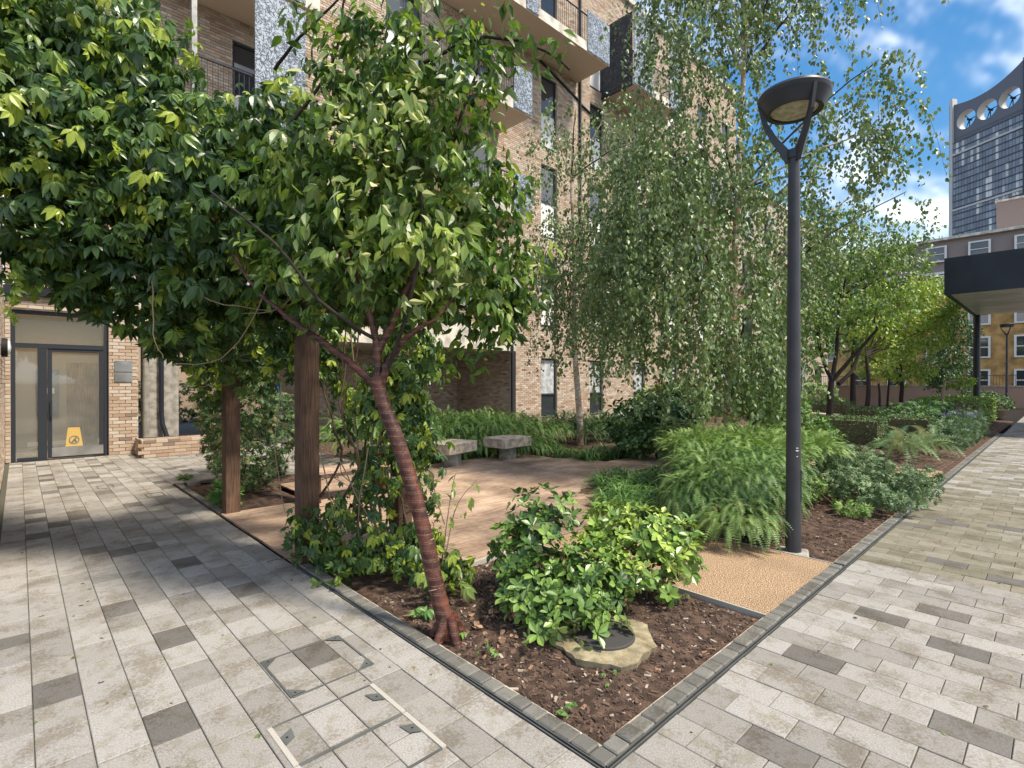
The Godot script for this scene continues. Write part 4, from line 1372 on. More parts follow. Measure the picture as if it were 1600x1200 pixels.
	bx(b, "undercroft_wall", V(9.9, 1.38, 18.15), Vector3(8.0, 2.9, 0.3), M.mortar)
	spread(node(b, "undercroft_brickwork"), "brick", "bricks", br, bricks_on(5.9, 13.8, 0.0, 2.75, [], 18.0), M.brickcol, M.brick, M.brick_vc, 0)
	var us := []
	for e in bricks_on(0.0, 3.6, 0.0, 2.75, [], 0.0): us.append([Transform3D(Basis(Vector3.UP, PI / 2) * e[0].basis, V(13.745, e[0].origin.y, 14.5 + e[0].origin.x)), e[1]])
	spread(node(b, "undercroft_brickwork"), "brick", "bricks", br, us, M.brickcol, M.brick, M.brick_vc, 0)
	bx(b, "undercroft_wall", V(13.9, 1.42, 16.4), Vector3(0.3, 2.9, 3.4), M.mortar)
	# concrete column with rounded corners, and the pipe in front of it
	var cb := MB.new()
	var pr := []
	for i in 24:
		var a := TAU * i / 24.0
		var c := Vector3(pow(absf(cos(a)), 0.35) * signf(cos(a)) * 0.36, 0, pow(absf(sin(a)), 0.35) * signf(sin(a)) * 0.22)
		pr.append(V(2.42, 0, FZ + 0.36) + c)
	for i in 24:
		var j := (i + 1) % 24
		cb.quad(pr[i], pr[j], pr[j] + Vector3(0, 2.78, 0), pr[i] + Vector3(0, 2.78, 0), pr[i] + pr[j] - 2.0 * V(2.42, 0, FZ + 0.36))
	part(b, "concrete_column", cb.mesh(), M.concrete)
	var dp := MB.new()
	dp.tube([V(2.40, 2.75, FZ + 0.06), V(2.40, 0.85, FZ + 0.06), V(2.42, 0.62, FZ + 0.04), V(2.52, 0.2, FZ - 0.08)], [0.05, 0.05, 0.05, 0.05], 12)
	part(b, "down_pipe", dp.mesh(), M.anthracite)
	# lower wing further along
	var lw := thing("low_apartment_wing", "lower pale brick wing continuing behind the birch and maple", "building")
	holes_wall(lw, "wall", 33.02, 52.0, 0.0, 14.4, [], FZ + 0.05, 0.3, M.wing)
	bx(lw, "parapet", V(42.5, 14.5, FZ + 0.1), Vector3(19.2, 0.2, 0.5), M.cream)
	for i in 5:
		for k in 4:
			var wn := node(lw, "window", V(34.8 + i * 3.6, 1.9 + k * 3.4, FZ))
			bx(wn, "frame", Vector3(0, 0, 0.02), Vector3(1.3, 2.1, 0.10), M.frame)
			bx(wn, "pane", Vector3(0, 0, 0.075), Vector3(1.16, 1.96, 0.02), M.darkglass if (i + k) % 3 else M.netcurtain)
	# red notice on the wall between ground floor windows
	var rs := thing("red_sign", "small red notice on the pale brick wall behind the birch", "sign", V(23.75, 1.25, FZ - 0.04))
	bx(rs, "plate", Vector3.ZERO, Vector3(0.45, 0.55, 0.03), mat(lin(0.60, 0.015, 0.02), 0.4))
	bx(rs, "edge", Vector3(0, -0.30, 0), Vector3(0.47, 0.03, 0.035), M.white)
func make_entrance() -> void:
	var z := FZ + 0.10
	var d := thing("glass_door", "dark framed glazed entrance door with sidelight, transom and steel kick plate", "door", V(0.65, 0, z))
	var H := 3.04
	for x in [-0.735, -0.30, 0.735]: bx(d, "post", Vector3(x, H / 2 if absf(x) > 0.5 else 1.147, 0), Vector3(0.07 if absf(x) > 0.5 else 0.14, H if absf(x) > 0.5 else 2.293, 0.09), M.frame)
	bx(d, "rail", Vector3(0, H - 0.035, 0), Vector3(1.40, 0.07, 0.09), M.frame)
	bx(d, "rail", Vector3(0, 2.34, 0), Vector3(1.40, 0.09, 0.095), M.frame)
	bx(d, "rail", Vector3(-0.53, 0.035, 0), Vector3(0.30, 0.07, 0.09), M.frame)
	bx(d, "transom_pane", Vector3(0, 2.67, 0), Vector3(1.40, 0.56, 0.012), M.glass)
	bx(d, "sidelight_pane", Vector3(-0.533, 1.18, 0), Vector3(0.33, 2.22, 0.012), M.glass)
	var leaf := node(d, "door_leaf", Vector3(0.235, 0, 0))
	for s in [-1.0, 1.0]: bx(leaf, "stile", Vector3(s * 0.42, 1.16, 0), Vector3(0.07, 2.26, 0.06), M.frame)
	bx(leaf, "top_rail", Vector3(0, 2.26, 0), Vector3(0.77, 0.07, 0.06), M.frame)
	bx(leaf, "bottom_rail", Vector3(0, 0.13, 0), Vector3(0.77, 0.22, 0.06), M.frame)
	bx(leaf, "kick_plate", Vector3(0.03, 0.145, 0.034), Vector3(0.84, 0.19, 0.006), M.brushed)
	bx(leaf, "pane", Vector3(0, 1.23, 0), Vector3(0.77, 1.98, 0.012), M.glass)
	bx(leaf, "handle", Vector3(-0.40, 1.05, 0.07), Vector3(0.03, 0.35, 0.03), M.frame)
	# lobby seen through the glass
	var r := thing("entrance_lobby", "beige lobby seen through the glass door", "lobby", V(0.65, 0, FZ + 1.8))
	bx(r, "floor", Vector3(0, -0.02, 0), Vector3(1.9, 0.06, 2.9), mat(lin(0.34, 0.31, 0.26), 0.25, T.patch, 0.8))
	bx(r, "back_wall", Vector3(0, 1.6, -1.5), Vector3(1.9, 3.2, 0.1), M.plaster)
	bx(r, "side_wall", Vector3(-0.98, 1.6, 0), Vector3(0.08, 3.2, 2.9), M.plaster)
	bx(r, "side_wall", Vector3(0.98, 1.6, 0), Vector3(0.08, 3.2, 2.9), M.plaster)
	bx(r, "ceiling", Vector3(0, 3.2, 0), Vector3(2.04, 0.08, 3.1), M.white)
	bx(r, "skirting", Vector3(0.2, 0.06, -1.44), Vector3(1.4, 0.10, 0.02), M.white)
	bx(r, "inner_door", Vector3(0.55, 1.05, -1.44), Vector3(0.62, 2.1, 0.03), mat(lin(0.38, 0.30, 0.20), 0.5, T.wood, 0.6))
	bx(r, "post_box", Vector3(-0.12, 1.35, -1.40), Vector3(0.42, 1.15, 0.10), M.steel)
	bx(r, "post_box", Vector3(-0.12, 1.38, -1.345), Vector3(0.24, 0.14, 0.01), M.white)
	var cl := thing("ceiling_light", "flat white lobby ceiling light behind the transom", "light", V(0.65, 3.14, FZ + 1.3))
	var em := mat(lin(0.9, 0.85, 0.75), 0.6)
	em.emission_enabled = true
	em.emission = Color(1.0, 0.92, 0.78)
	em.emission_energy_multiplier = 2.0
	bx(cl, "diffuser", Vector3.ZERO, Vector3(0.5, 0.03, 0.5), em)
	var ar := AreaLight3D.new()
	ar.name = "lobby_light"
	ar.area_size = Vector2(0.5, 0.5)
	ar.light_energy = 1.5
	ar.light_color = Color(1.0, 0.92, 0.78)
	ar.area_range = 8.0
	ar.shadow_enabled = true
	ar.position = Vector3(0, -0.03, 0)
	ar.rotation.x = -PI / 2
	cl.add_child(ar)
	# folding floor sign
	var ws := thing("floor_sign", "yellow folding wet floor sign standing behind the glass door", "sign", V(0.87, 0.01, FZ + 0.55))
	for s in [-1.0, 1.0]:
		var b := MB.new()
		var q := []
		for e in [[-0.17, 0.0], [0.17, 0.0], [0.10, 0.60], [-0.10, 0.60]]: q.append(Vector3(e[0], e[1], s * (0.17 * (1.0 - e[1] / 0.62) + 0.008)))
		b.quad(q[0], q[1], q[2], q[3], Vector3(0, 0.2, s))
		for i in 4:
			var j := (i + 1) % 4
			b.quad(q[i], q[j], q[j] - Vector3(0, 0, s * 0.012), q[i] - Vector3(0, 0, s * 0.012), (q[i] + q[j]) / 2 - Vector3(0, 0.3, 0))
		b.quad(q[0] - Vector3(0, 0, s * 0.012), q[1] - Vector3(0, 0, s * 0.012), q[2] - Vector3(0, 0, s * 0.012), q[3] - Vector3(0, 0, s * 0.012), Vector3(0, -0.2, -s))
		part(ws, "panel", b.mesh(), M.yellow)
	var tb := Basis(Vector3.RIGHT, -0.265)
	var rb := MB.new()
	rb.lathe(Vector3.ZERO, [[0.075, 0.003], [0.088, 0.003]], 24)
	part(ws, "warning_symbol", rb.mesh(), M.black, Transform3D(tb * Basis(Vector3.RIGHT, PI / 2), Vector3(0, 0.34, 0.096)))
	var fb := MB.new()
	fb.tube([Vector3(-0.035, -0.05, 0), Vector3(0.0, 0.0, 0), Vector3(0.03, 0.03, 0)], [0.012, 0.014, 0.012], 6)
	fb.tube([Vector3(0.0, 0.0, 0), Vector3(0.045, -0.045, 0)], [0.012, 0.010], 6)
	fb.tube([Vector3(0.035, 0.05, 0), Vector3(0.036, 0.06, 0)], [0.014, 0.014], 8)
	part(ws, "warning_figure", fb.mesh(), M.black, Transform3D(tb, Vector3(0, 0.34, 0.098)))
	# plaque
	var pq := thing("wall_plaque", "grey metal name plaques on the brick pier beside the door", "plaque", V(1.68, 1.85, FZ - 0.035))
	bx(pq, "plate", Vector3(0, 0.10, 0), Vector3(0.32, 0.24, 0.015), M.brushed)
	bx(pq, "plate", Vector3(0, -0.14, 0), Vector3(0.32, 0.20, 0.015), M.brushed)
	# bulkhead light on the side wall
	var bl := thing("wall_light", "round black bulkhead light on the left side wall", "light", V(-0.20, 2.15, 11.6))
	var lb := MB.new()
	lb.lathe(Vector3.ZERO, [[0.0, 0.0], [0.15, 0.0], [0.15, 0.07], [0.12, 0.075]], 24)
	part(bl, "housing", lb.mesh(), M.black, Transform3D(Basis(Vector3.FORWARD, PI / 2), Vector3.ZERO))
	var lg := MB.new()
	lg.lathe(Vector3.ZERO, [[0.12, 0.072], [0.10, 0.10], [0.0, 0.115]], 24)
	part(bl, "lens", lg.mesh(), M.white, Transform3D(Basis(Vector3.FORWARD, PI / 2), Vector3.ZERO))
	# brick planter box
	var pl := thing("brick_planter", "low brick planter box at the foot of the concrete column", "planter", V(2.75, 0, FZ - 0.5))
	var br := brick_mesh()
	bx(pl, "core", Vector3(0.1, 0.17, 0.1), Vector3(1.9, 0.34, 0.86), M.mortar)
	var bl2 := []
	for row in 5:
		for k in 9: bl2.append([Transform3D(Basis(), Vector3(-0.74 + k * 0.218 - (0.1 if row % 2 else 0.0), 0.0375 + row * 0.075, 0.53)), [0, 1, 4, 3, 5][rng.randi() % 5]])
		for k in 4: bl2.append([Transform3D(Basis(Vector3.UP, PI / 2), Vector3(-0.86, 0.0375 + row * 0.075, 0.42 - k * 0.22 - (0.1 if row % 2 else 0.0))), [0, 1, 4, 3, 5][rng.randi() % 5]])
	for k in 9: bl2.append([Transform3D(Basis(), Vector3(-0.74 + k * 0.218, 0.372, 0.45)), [0, 1, 4][rng.randi() % 3]])
	spread(pl, "brick", "bricks", br, bl2, M.brickcol, M.brick, M.brick_vc, 300)
	bx(pl, "soil", Vector3(0.1, 0.345, 0.0), Vector3(1.7, 0.02, 0.7), M.soil)
	# rear yard beyond the undercroft
	rect_sheet("rear_yard", -1.0, 20.0, 14.31, 27.0, -0.012, M.asphalt)
	var rw := thing("rear_wall", "warm brick wall behind the undercroft yard", "wall", V(4.0, 0, 27.0))
	bx(rw, "backing", Vector3(0, 1.9, 0), Vector3(12.0, 3.8, 0.3), mat(lin(0.54, 0.40, 0.29), 0.9, T.speck, 1.5))
	bx(rw, "coping", Vector3(0, 3.83, 0), Vector3(12.1, 0.08, 0.4), M.concrete)
	var sg := thing("blue_sign", "small blue and white notice seen between the pergola posts", "sign", V(6.05, 1.15, 17.9))
	bx(sg, "plate", Vector3.ZERO, Vector3(0.55, 0.75, 0.03), mat(lin(0.02, 0.22, 0.52), 0.4))
	bx(sg, "band", Vector3(0, -0.05, 0.018), Vector3(0.45, 0.12, 0.008), M.white)
	bx(sg, "band", Vector3(0.08, 0.25, 0.018), Vector3(0.25, 0.10, 0.008), M.white)
	var gp2 := [Color(0.035, 0.10, 0.02), Color(0.06, 0.16, 0.03), Color(0.09, 0.22, 0.04)]
	mound_shrub("ivy_hedge", "dark ivy hedge in front of the rear yard wall", [[V(3.0, 0.7, 24.2), Vector3(1.4, 0.9, 0.7), 1.0], [V(5.4, 0.8, 24.4), Vector3(1.6, 1.0, 0.7), 1.0], [V(1.0, 0.6, 24.4), Vector3(1.2, 0.8, 0.6), 1.0]], 2200, 0.13, gp2, V(3.5, 0, 24.3))

# ---------------------------------------------------------------- street furniture
func street_lamp(label: String, base: Vector3, h: float, turn: float) -> void:
	var t := thing("street_lamp", label, "lamp post", base, "garden lamp posts")
	t.rotation.y = turn
	var b := MB.new()
	var hb := h - 0.61
	b.lathe(Vector3.ZERO, [[0.0, -0.1], [0.070, -0.1], [0.064, 1.0], [0.050, hb], [0.0, hb]], 24)
	part(t, "pole", b.mesh(), M.lamp_metal)
	var cl := MB.new()
	cl.lathe(Vector3(0, hb, 0), [[0.0, -0.03], [0.060, -0.03], [0.060, 0.05], [0.0, 0.06]], 20)
	part(t, "collar", cl.mesh(), M.lamp_metal)
	for k in 3:
		var a := TAU * k / 3.0 + 0.45
		var e := Vector3(cos(a), 0, sin(a))
		var sd := Vector3(-sin(a), 0, cos(a))
		var ab := MB.new()
		# flat curved blade, wide at the collar
		var pr := [[0.02, -0.05, 0.05], [0.09, 0.06, 0.036], [0.17, 0.18, 0.027], [0.245, 0.33, 0.022], [0.295, 0.535, 0.018]]
		for i in 4:
			var p: Array = pr[i]
			var q: Array = pr[i + 1]
			var c := []
			for z in [p, q]:
				for s1 in [-1.0, 1.0]:
					for s2 in [-1.0, 1.0]: c.append(e * (z[0] + s1 * z[2]) + sd * s2 * 0.016 + Vector3(0, hb + z[1] - s1 * z[2] * 0.3, 0))
			ab.quad(c[0], c[1], c[5], c[4], -e); ab.quad(c[2], c[3], c[7], c[6], e)
			ab.quad(c[0], c[2], c[6], c[4], -sd); ab.quad(c[1], c[3], c[7], c[5], sd)
		part(t, "arm", ab.mesh(), M.lamp_metal)
	var sb := MB.new()
	sb.lathe(Vector3(0, hb, 0), [[0.205, 0.415], [0.245, 0.41], [0.308, 0.53], [0.318, 0.56], [0.305, 0.585], [0.0, 0.605]], 40)
	sb.lathe(Vector3(0, hb, 0), [[0.205, 0.415], [0.205, 0.50], [0.0, 0.54]], 40)
	part(t, "shade", sb.mesh(), M.lamp_metal)
	var gb := MB.new()
	gb.lathe(Vector3(0, hb, 0), [[0.0, 0.385], [0.10, 0.392], [0.17, 0.408], [0.204, 0.43]], 32)
	part(t, "diffuser", gb.mesh(), M.lamp_glass)
	bx(t, "service_door", Vector3(0, 0.62, 0.0655), Vector3(0.05, 0.30, 0.006), M.lamp_metal)
	var mk := MB.new()
	for q in [[0.98, 0.02, 0.006], [0.955, 0.03, 0.008], [0.90, 0.016, 0.005]]: mk.box(Vector3(-0.01, q[0], 0.0645), Vector3(q[1], q[2], 0.002))
	part(t, "sticker_remnant", mk.mesh(), M.white, Transform3D(Basis(Vector3.UP, -0.9), Vector3.ZERO))
	if h < 4.6: bx(t, "footing", Vector3(0, -0.055, 0), Vector3(0.26, 0.10, 0.26), M.concrete, 0.015)
func stone_bench(label: String, c: Vector3, turn: float, ln := 0.85) -> void:
	var t := thing("stone_bench", label, "bench", c, "stone slab benches")
	t.rotation.y = turn
	var b := MB.new()
	b.bevel(Vector3(0, 0.355, 0), Vector3(ln, 0.20, 0.62), 0.012)
	part(t, "seat_slab", b.mesh(), M.stone)
	var p := MB.new()
	p.lathe(Vector3.ZERO, [[0.0, -0.03], [0.19, -0.03], [0.19, 0.257], [0.0, 0.257]], 28)
	part(t, "pedestal", p.mesh(), M.pedestal)
func make_furniture() -> void:
	street_lamp("tall dark lamp post with a bowl shade at the gravel path", gp(1240, 860), 4.36, 0.3)
	street_lamp("distant dark lamp post in front of the orange brick building", V(40.5, 0, 2.2), 4.9, 0.0)
	stone_bench("square stone slab bench on a round pedestal, half hidden by the creeper", V(6.05, 0, 8.10), 0.25, 0.85)
	stone_bench("square stone slab bench on a round pedestal, in front of the pale hedge", V(7.45, 0, 8.02), 0.10, 0.85)
	stone_bench("long pale stone bench behind the maple trunk", V(21.5, 0, 6.4), 1.2, 1.7)
	# round manhole in the front bed
	var c := gp(942, 1003)
	var t := thing("manhole", "round iron manhole lid in a rough concrete collar half under the glossy shrub", "manhole", c)
	var b := MB.new()
	var n := 40
	var ri := 0.195
	for i in n:
		var a := TAU * i / n
		var a2 := TAU * (i + 1) / n
		var f := func(x: float) -> float: return 0.315 + 0.014 * sin(3.0 * x + 1.0) + 0.016 * sin(7.0 * x) + 0.009 * sin(17.0 * x + 2.0)
		var r1: float = f.call(a)
		var r2: float = f.call(a2)
		var e1 := Vector3(cos(a), 0, sin(a))
		var e2 := Vector3(cos(a2), 0, sin(a2))
		var y := Vector3(0, 0.042, 0)
		var yo1 := Vector3(0, 0.030 + 0.005 * sin(5 * a), 0)
		var yo2 := Vector3(0, 0.030 + 0.005 * sin(5 * a2), 0)
		b.quad(e1 * ri + y, e2 * ri + y, e2 * r2 + yo2, e1 * r1 + yo1, Vector3.UP)
		b.quad(e1 * r1 + yo1, e2 * r2 + yo2, e2 * (r2 - 0.03) - y * 2.0, e1 * (r1 - 0.03) - y * 2.0, e1 + e2)
	part(t, "collar", b.mesh(), M.collar)
	var lid := MB.new()
	lid.lathe(Vector3.ZERO, [[0.196, 0.03], [0.196, 0.052], [0.185, 0.056], [0.183, 0.050], [0.0, 0.050]], 40)
	var l := part(t, "lid", lid.mesh(), M.iron)
	for q in [[-0.11, 0.05], [0.10, 0.09]]:
		var kb := MB.new()
		kb.lathe(Vector3(q[0], 0.0512, q[1]), [[0.0, 0.001], [0.013, 0.0]], 12)
		part(l, "key_hole", kb.mesh(), M.black)
	# canopy over the far path
	var cp := thing("entrance_canopy", "dark grey boxy canopy on slender posts over the right-hand path", "canopy")
	bx(cp, "fascia", V(21.95, 5.03, -1.0), Vector3(0.12, 1.18, 7.36), M.anthracite)
	bx(cp, "roof", V(25.95, 5.55, -1.0), Vector3(7.85, 0.10, 7.3), M.anthracite)
	bx(cp, "side_fascia", V(25.96, 5.03, 2.62), Vector3(7.88, 1.16, 0.12), M.anthracite)
	bx(cp, "soffit", V(25.9, 4.50, -1.0), Vector3(7.75, 0.08, 7.1), M.soffit_metal)
	for z in [2.55, -4.2]:
		var pb := MB.new()
		pb.tube([V(29.7, -0.1, z), V(29.7, 4.47, z)], [0.12, 0.12], 16)
		part(cp, "post", pb.mesh(), M.anthracite)
	var pb2 := MB.new()
	pb2.tube([V(22.4, -0.1, -4.2), V(22.4, 4.47, -4.2)], [0.12, 0.12], 16)
	part(cp, "post", pb2.mesh(), M.anthracite)

# ---------------------------------------------------------------- far buildings
func make_far() -> void:
	var b := thing("orange_brick_building", "orange brick block with white sash windows and slate mansard behind the trees", "building")
	var X := 57.0
	bx(b, "wall", V(X + 5.0, 5.4, 2.0), Vector3(10.0, 10.8, 34.0), M.orange_brick)
	bx(b, "mansard", V(X + 5.15, 12.2, 2.0), Vector3(9.9, 2.8, 33.8), M.slate)
	bx(b, "cornice", V(X + 5.0, 10.85, 2.0), Vector3(10.3, 0.18, 34.3), M.white)
	bx(b, "eaves", V(X + 5.0, 13.7, 2.0), Vector3(10.5, 0.22, 34.4), M.cream)
	bx(b, "plinth", V(X - 0.05, 0.6, 2.0), Vector3(0.12, 1.2, 34.0), M.slate_warm)
	for i in 13:
		for k in 5:
			var zf := -9.0 + i * 2.75
			var y := 1.75 + k * 2.68
			var top := k == 4
			var wn := node(b, "window", V(X - 0.02, y, zf))
			var hh := 1.35 if top else 1.75
			for s in [-1.0, 1.0]:
				bx(wn, "frame", Vector3(-0.03, 0, s * 0.62), Vector3(0.14, hh, 0.14), M.white)
				bx(wn, "frame", Vector3(-0.03, s * (hh / 2 - 0.06), 0), Vector3(0.14, 0.12, 1.10), M.white)
			bx(wn, "meeting_rail", Vector3(-0.02, 0, 0), Vector3(0.12, 0.07, 1.10), M.white)
			bx(wn, "pane", Vector3(0.0, hh / 4, 0), Vector3(0.06, hh / 2 - 0.15, 1.10), M.darkglass)
			bx(wn, "pane", Vector3(0.0, -hh / 4, 0), Vector3(0.06, hh / 2 - 0.15, 1.10), M.darkglass)
	for zf in [10.2, -0.6]:
		var pp := MB.new()
		pp.tube([V(X - 0.12, 0, zf), V(X - 0.12, 10.7, zf)], [0.07, 0.07], 8)
		part(b, "down_pipe", pp.mesh(), M.black)
	# stair head on its roof
	var sh := thing("roof_block", "brown rendered stair block with pale coping on the slate roof", "building", V(X + 7.0, 13.8, 0.5))
	bx(sh, "wall", Vector3(0, 1.6, 0), Vector3(6.0, 3.2, 7.0), M.slate_warm)
	bx(sh, "coping", Vector3(0, 3.28, 0), Vector3(6.2, 0.16, 7.2), M.cream)
	bx(sh, "joint_strip", Vector3(-3.02, 1.6, 1.6), Vector3(0.06, 3.2, 0.12), M.cream)
	bx(sh, "dormer_window", Vector3(-2.2, 0.6, 4.6), Vector3(2.0, 1.3, 2.0), M.darkglass)
	# boundary wall with railing at the end of the path
	var w := thing("boundary_wall", "low pinkish brick wall with iron railing at the end of the path", "wall")
	bx(w, "wall", V(47.0, 0.62, 4.0), Vector3(0.3, 1.34, 26.0), mat(lin(0.42, 0.28, 0.21), 0.9, T.speck, 1.5))
	bx(w, "coping", V(47.0, 1.32, 4.0), Vector3(0.4, 0.08, 26.0), M.concrete)
	var r := MB.new()
	for i in 170: r.box(V(47.0, 1.7, -8.5 + i * 0.15), Vector3(0.016, 0.75, 0.016))
	r.box(V(47.0, 2.05, 4.0), Vector3(0.03, 0.03, 26.0))
	part(w, "railing", r.mesh(), M.black, Transform3D(), true)
	make_tower()
func make_tower() -> void:
	# face runs from A (far left) to B (near right)
	var A := at(1488, HOR, 270.0)
	var B := at(1597, HOR, 239.0)
	A.y = 0.0; B.y = 0.0
	var along := (B - A).normalized()
	var L := A.distance_to(B)
	var nrm := along.cross(Vector3.UP).normalized()
	if nrm.dot(-A) < 0.0: nrm = -nrm
	var back := -nrm
	var t := thing("high_rise_tower", "dark glazed tower with three round wind turbine openings under a sloping crown", "tower")
	var bs := Basis(along, Vector3.UP, along.cross(Vector3.UP))
	var sg := 1.0 if (along.cross(Vector3.UP)).dot(nrm) > 0.0 else -1.0
	var put := func(u: float, y: float, o: float) -> Vector3: return A + along * u + Vector3(0, y, 0) + nrm * o
	var box_at := func(called: String, u: float, y: float, o: float, s: Vector3, m: Material) -> void:
		var b := MB.new()
		b.box(Vector3.ZERO, s)
		part(t, called, b.mesh(), m, Transform3D(bs, put.call(u, y, o)))
	var topy := 127.0
	box_at.call("body", L / 2, topy / 2, -11.0, Vector3(L, topy, 21.0), M.tower)
	# crown with three holes: outline extruded, holes bored
	var poly := PackedVector2Array()
	poly.append(Vector2(0, topy - 1.0)); poly.append(Vector2(L, topy - 1.0))
	for i in 13:
		var f := 1.0 - i / 12.0
		poly.append(Vector2(L * f, 143.0 + 6.5 * pow(absf(f - 0.38) / 0.62, 2.0) * (1.0 if f > 0.38 else 0.75)))
	var crown := CSGPolygon3D.new()
	crown.name = "crown"
	crown.polygon = poly
	crown.depth = 4.5
	crown.material = M.tower
	var holes := [[0.19 * L, 134.5], [0.50 * L, 134.5], [0.81 * L, 135.0]]
	crown.transform = Transform3D(bs, put.call(0.0, 0.0, -0.5 if sg > 0 else -5.0))
	if sg > 0: crown.transform.origin = put.call(0.0, 0.0, -0.5 - 0.0)
	for h in holes:
		var cyl := CSGCylinder3D.new()
		cyl.name = "bore"
		cyl.radius = 4.6; cyl.height = 40.0; cyl.sides = 32
		cyl.operation = CSGShape3D.OPERATION_SUBTRACTION
		cyl.material = M.tower_pale
		cyl.transform = Transform3D(Basis(Vector3.RIGHT, PI / 2), Vector3(h[0], h[1], 0))
		crown.add_child(cyl)
	t.add_child(crown)
	for h in holes:
		var tb := node(t, "turbine", put.call(h[0], h[1], -2.7))
		var hub := MB.new()
		hub.tube([nrm * 1.2, -nrm * 1.2], [0.5, 0.5], 10)
		hub.tube([Vector3.ZERO, Vector3(0, -4.6, 0)], [0.2, 0.2], 6)
		part(tb, "hub", hub.mesh(), M.black)
		for k in 3:
			var a := TAU * k / 3.0 + 0.1
			var bb := MB.new()
			bb.tube([Vector3.ZERO, along * cos(a) * 3.9 + Vector3(0, sin(a) * 3.9, 0)], [0.32, 0.12], 6)
			part(tb, "blade", bb.mesh(), M.black)
	# floor bands and window panels
	var nfl := 37
	for k in nfl:
		box_at.call("floor_band", L / 2, 4.0 + k * 3.35, 0.05, Vector3(L - 0.4, 0.55, 0.5), M.tower_line)
	for y in [118.5, 90.0, 60.0, 30.0]: box_at.call("pale_band", L / 2, y, 0.30, Vector3(L, 0.9, 0.6), M.tower_pale)
	var wb := MB.new()
	wb.box(Vector3.ZERO, Vector3(1.28, 2.8, 0.2))
	var trs := []
	var cols := []
	for i in 22:
		var u := (i + 0.5) / 22.0 * L
		var k := 0
		while k < nfl - 1:
			var run := rng.randi_range(1, 4)
			var q := rng.randf()
			var c := Color(0.21, 0.24, 0.28)
			if q < 0.24: c = Color(0.66, 0.66, 0.64)
			elif q < 0.40: c = Color(0.30, 0.34, 0.39)
			else: run = rng.randi_range(2, 6)
			for w in run:
				if k >= nfl - 1: break
				var kk := rf(0.8, 1.2)
				trs.append(Transform3D(bs, put.call(u, 5.7 + k * 3.35, 0.0)))
				cols.append(Color(c.r * kk, c.g * kk, c.b * kk))
				k += 1
	multi(t, "window_panels", wb.mesh(), vcol(mat(Color.WHITE, 0.35)), trs, cols)
	box_at.call("corner_fin", -0.7, 74.0, -1.0, Vector3(1.4, 148.0, 3.0), M.tower_pale)
	box_at.call("corner_fin", -2.2, 73.0, -5.0, Vector3(1.4, 146.0, 8.0), M.tower_fin)
	box_at.call("corner_fin", L + 0.5, 75.0, -2.0, Vector3(1.2, 150.0, 4.0), M.tower_line)
	box_at.call("side_core", L + 6.0, 75.0, -8.0, Vector3(10.0, 150.0, 16.0), M.tower_fin)

# ---------------------------------------------------------------- planting
func more_materials() -> void:
	M.cherry_pale = mat(lin(0.36, 0.24, 0.18), 0.7)
	M.wing = mat(lin(0.56, 0.46, 0.37), 0.9, T.speck, 1.5)
	M.pedestal = mat(lin(0.30, 0.30, 0.27), 0.6, T.patch, 2.0)
	M.collar = mat(lin(0.46, 0.39, 0.25), 0.95, T.patch, 2.4)
	detail(M.collar, T.dirt, 1.6)
	relief(M.collar, T.bump, 0.8)
	M.iron = mat(lin(0.075, 0.07, 0.068), 0.65, T.speck, 4.0)
	relief(M.iron, T.speck, 0.25)
	M.tower = mat(lin(0.14, 0.148, 0.17), 0.5)
	M.tower_line = mat(lin(0.06, 0.065, 0.078), 0.5)
	M.tower_pale = mat(lin(0.55, 0.54, 0.51), 0.6)
	M.tower_fin = mat(lin(0.34, 0.31, 0.29), 0.7)
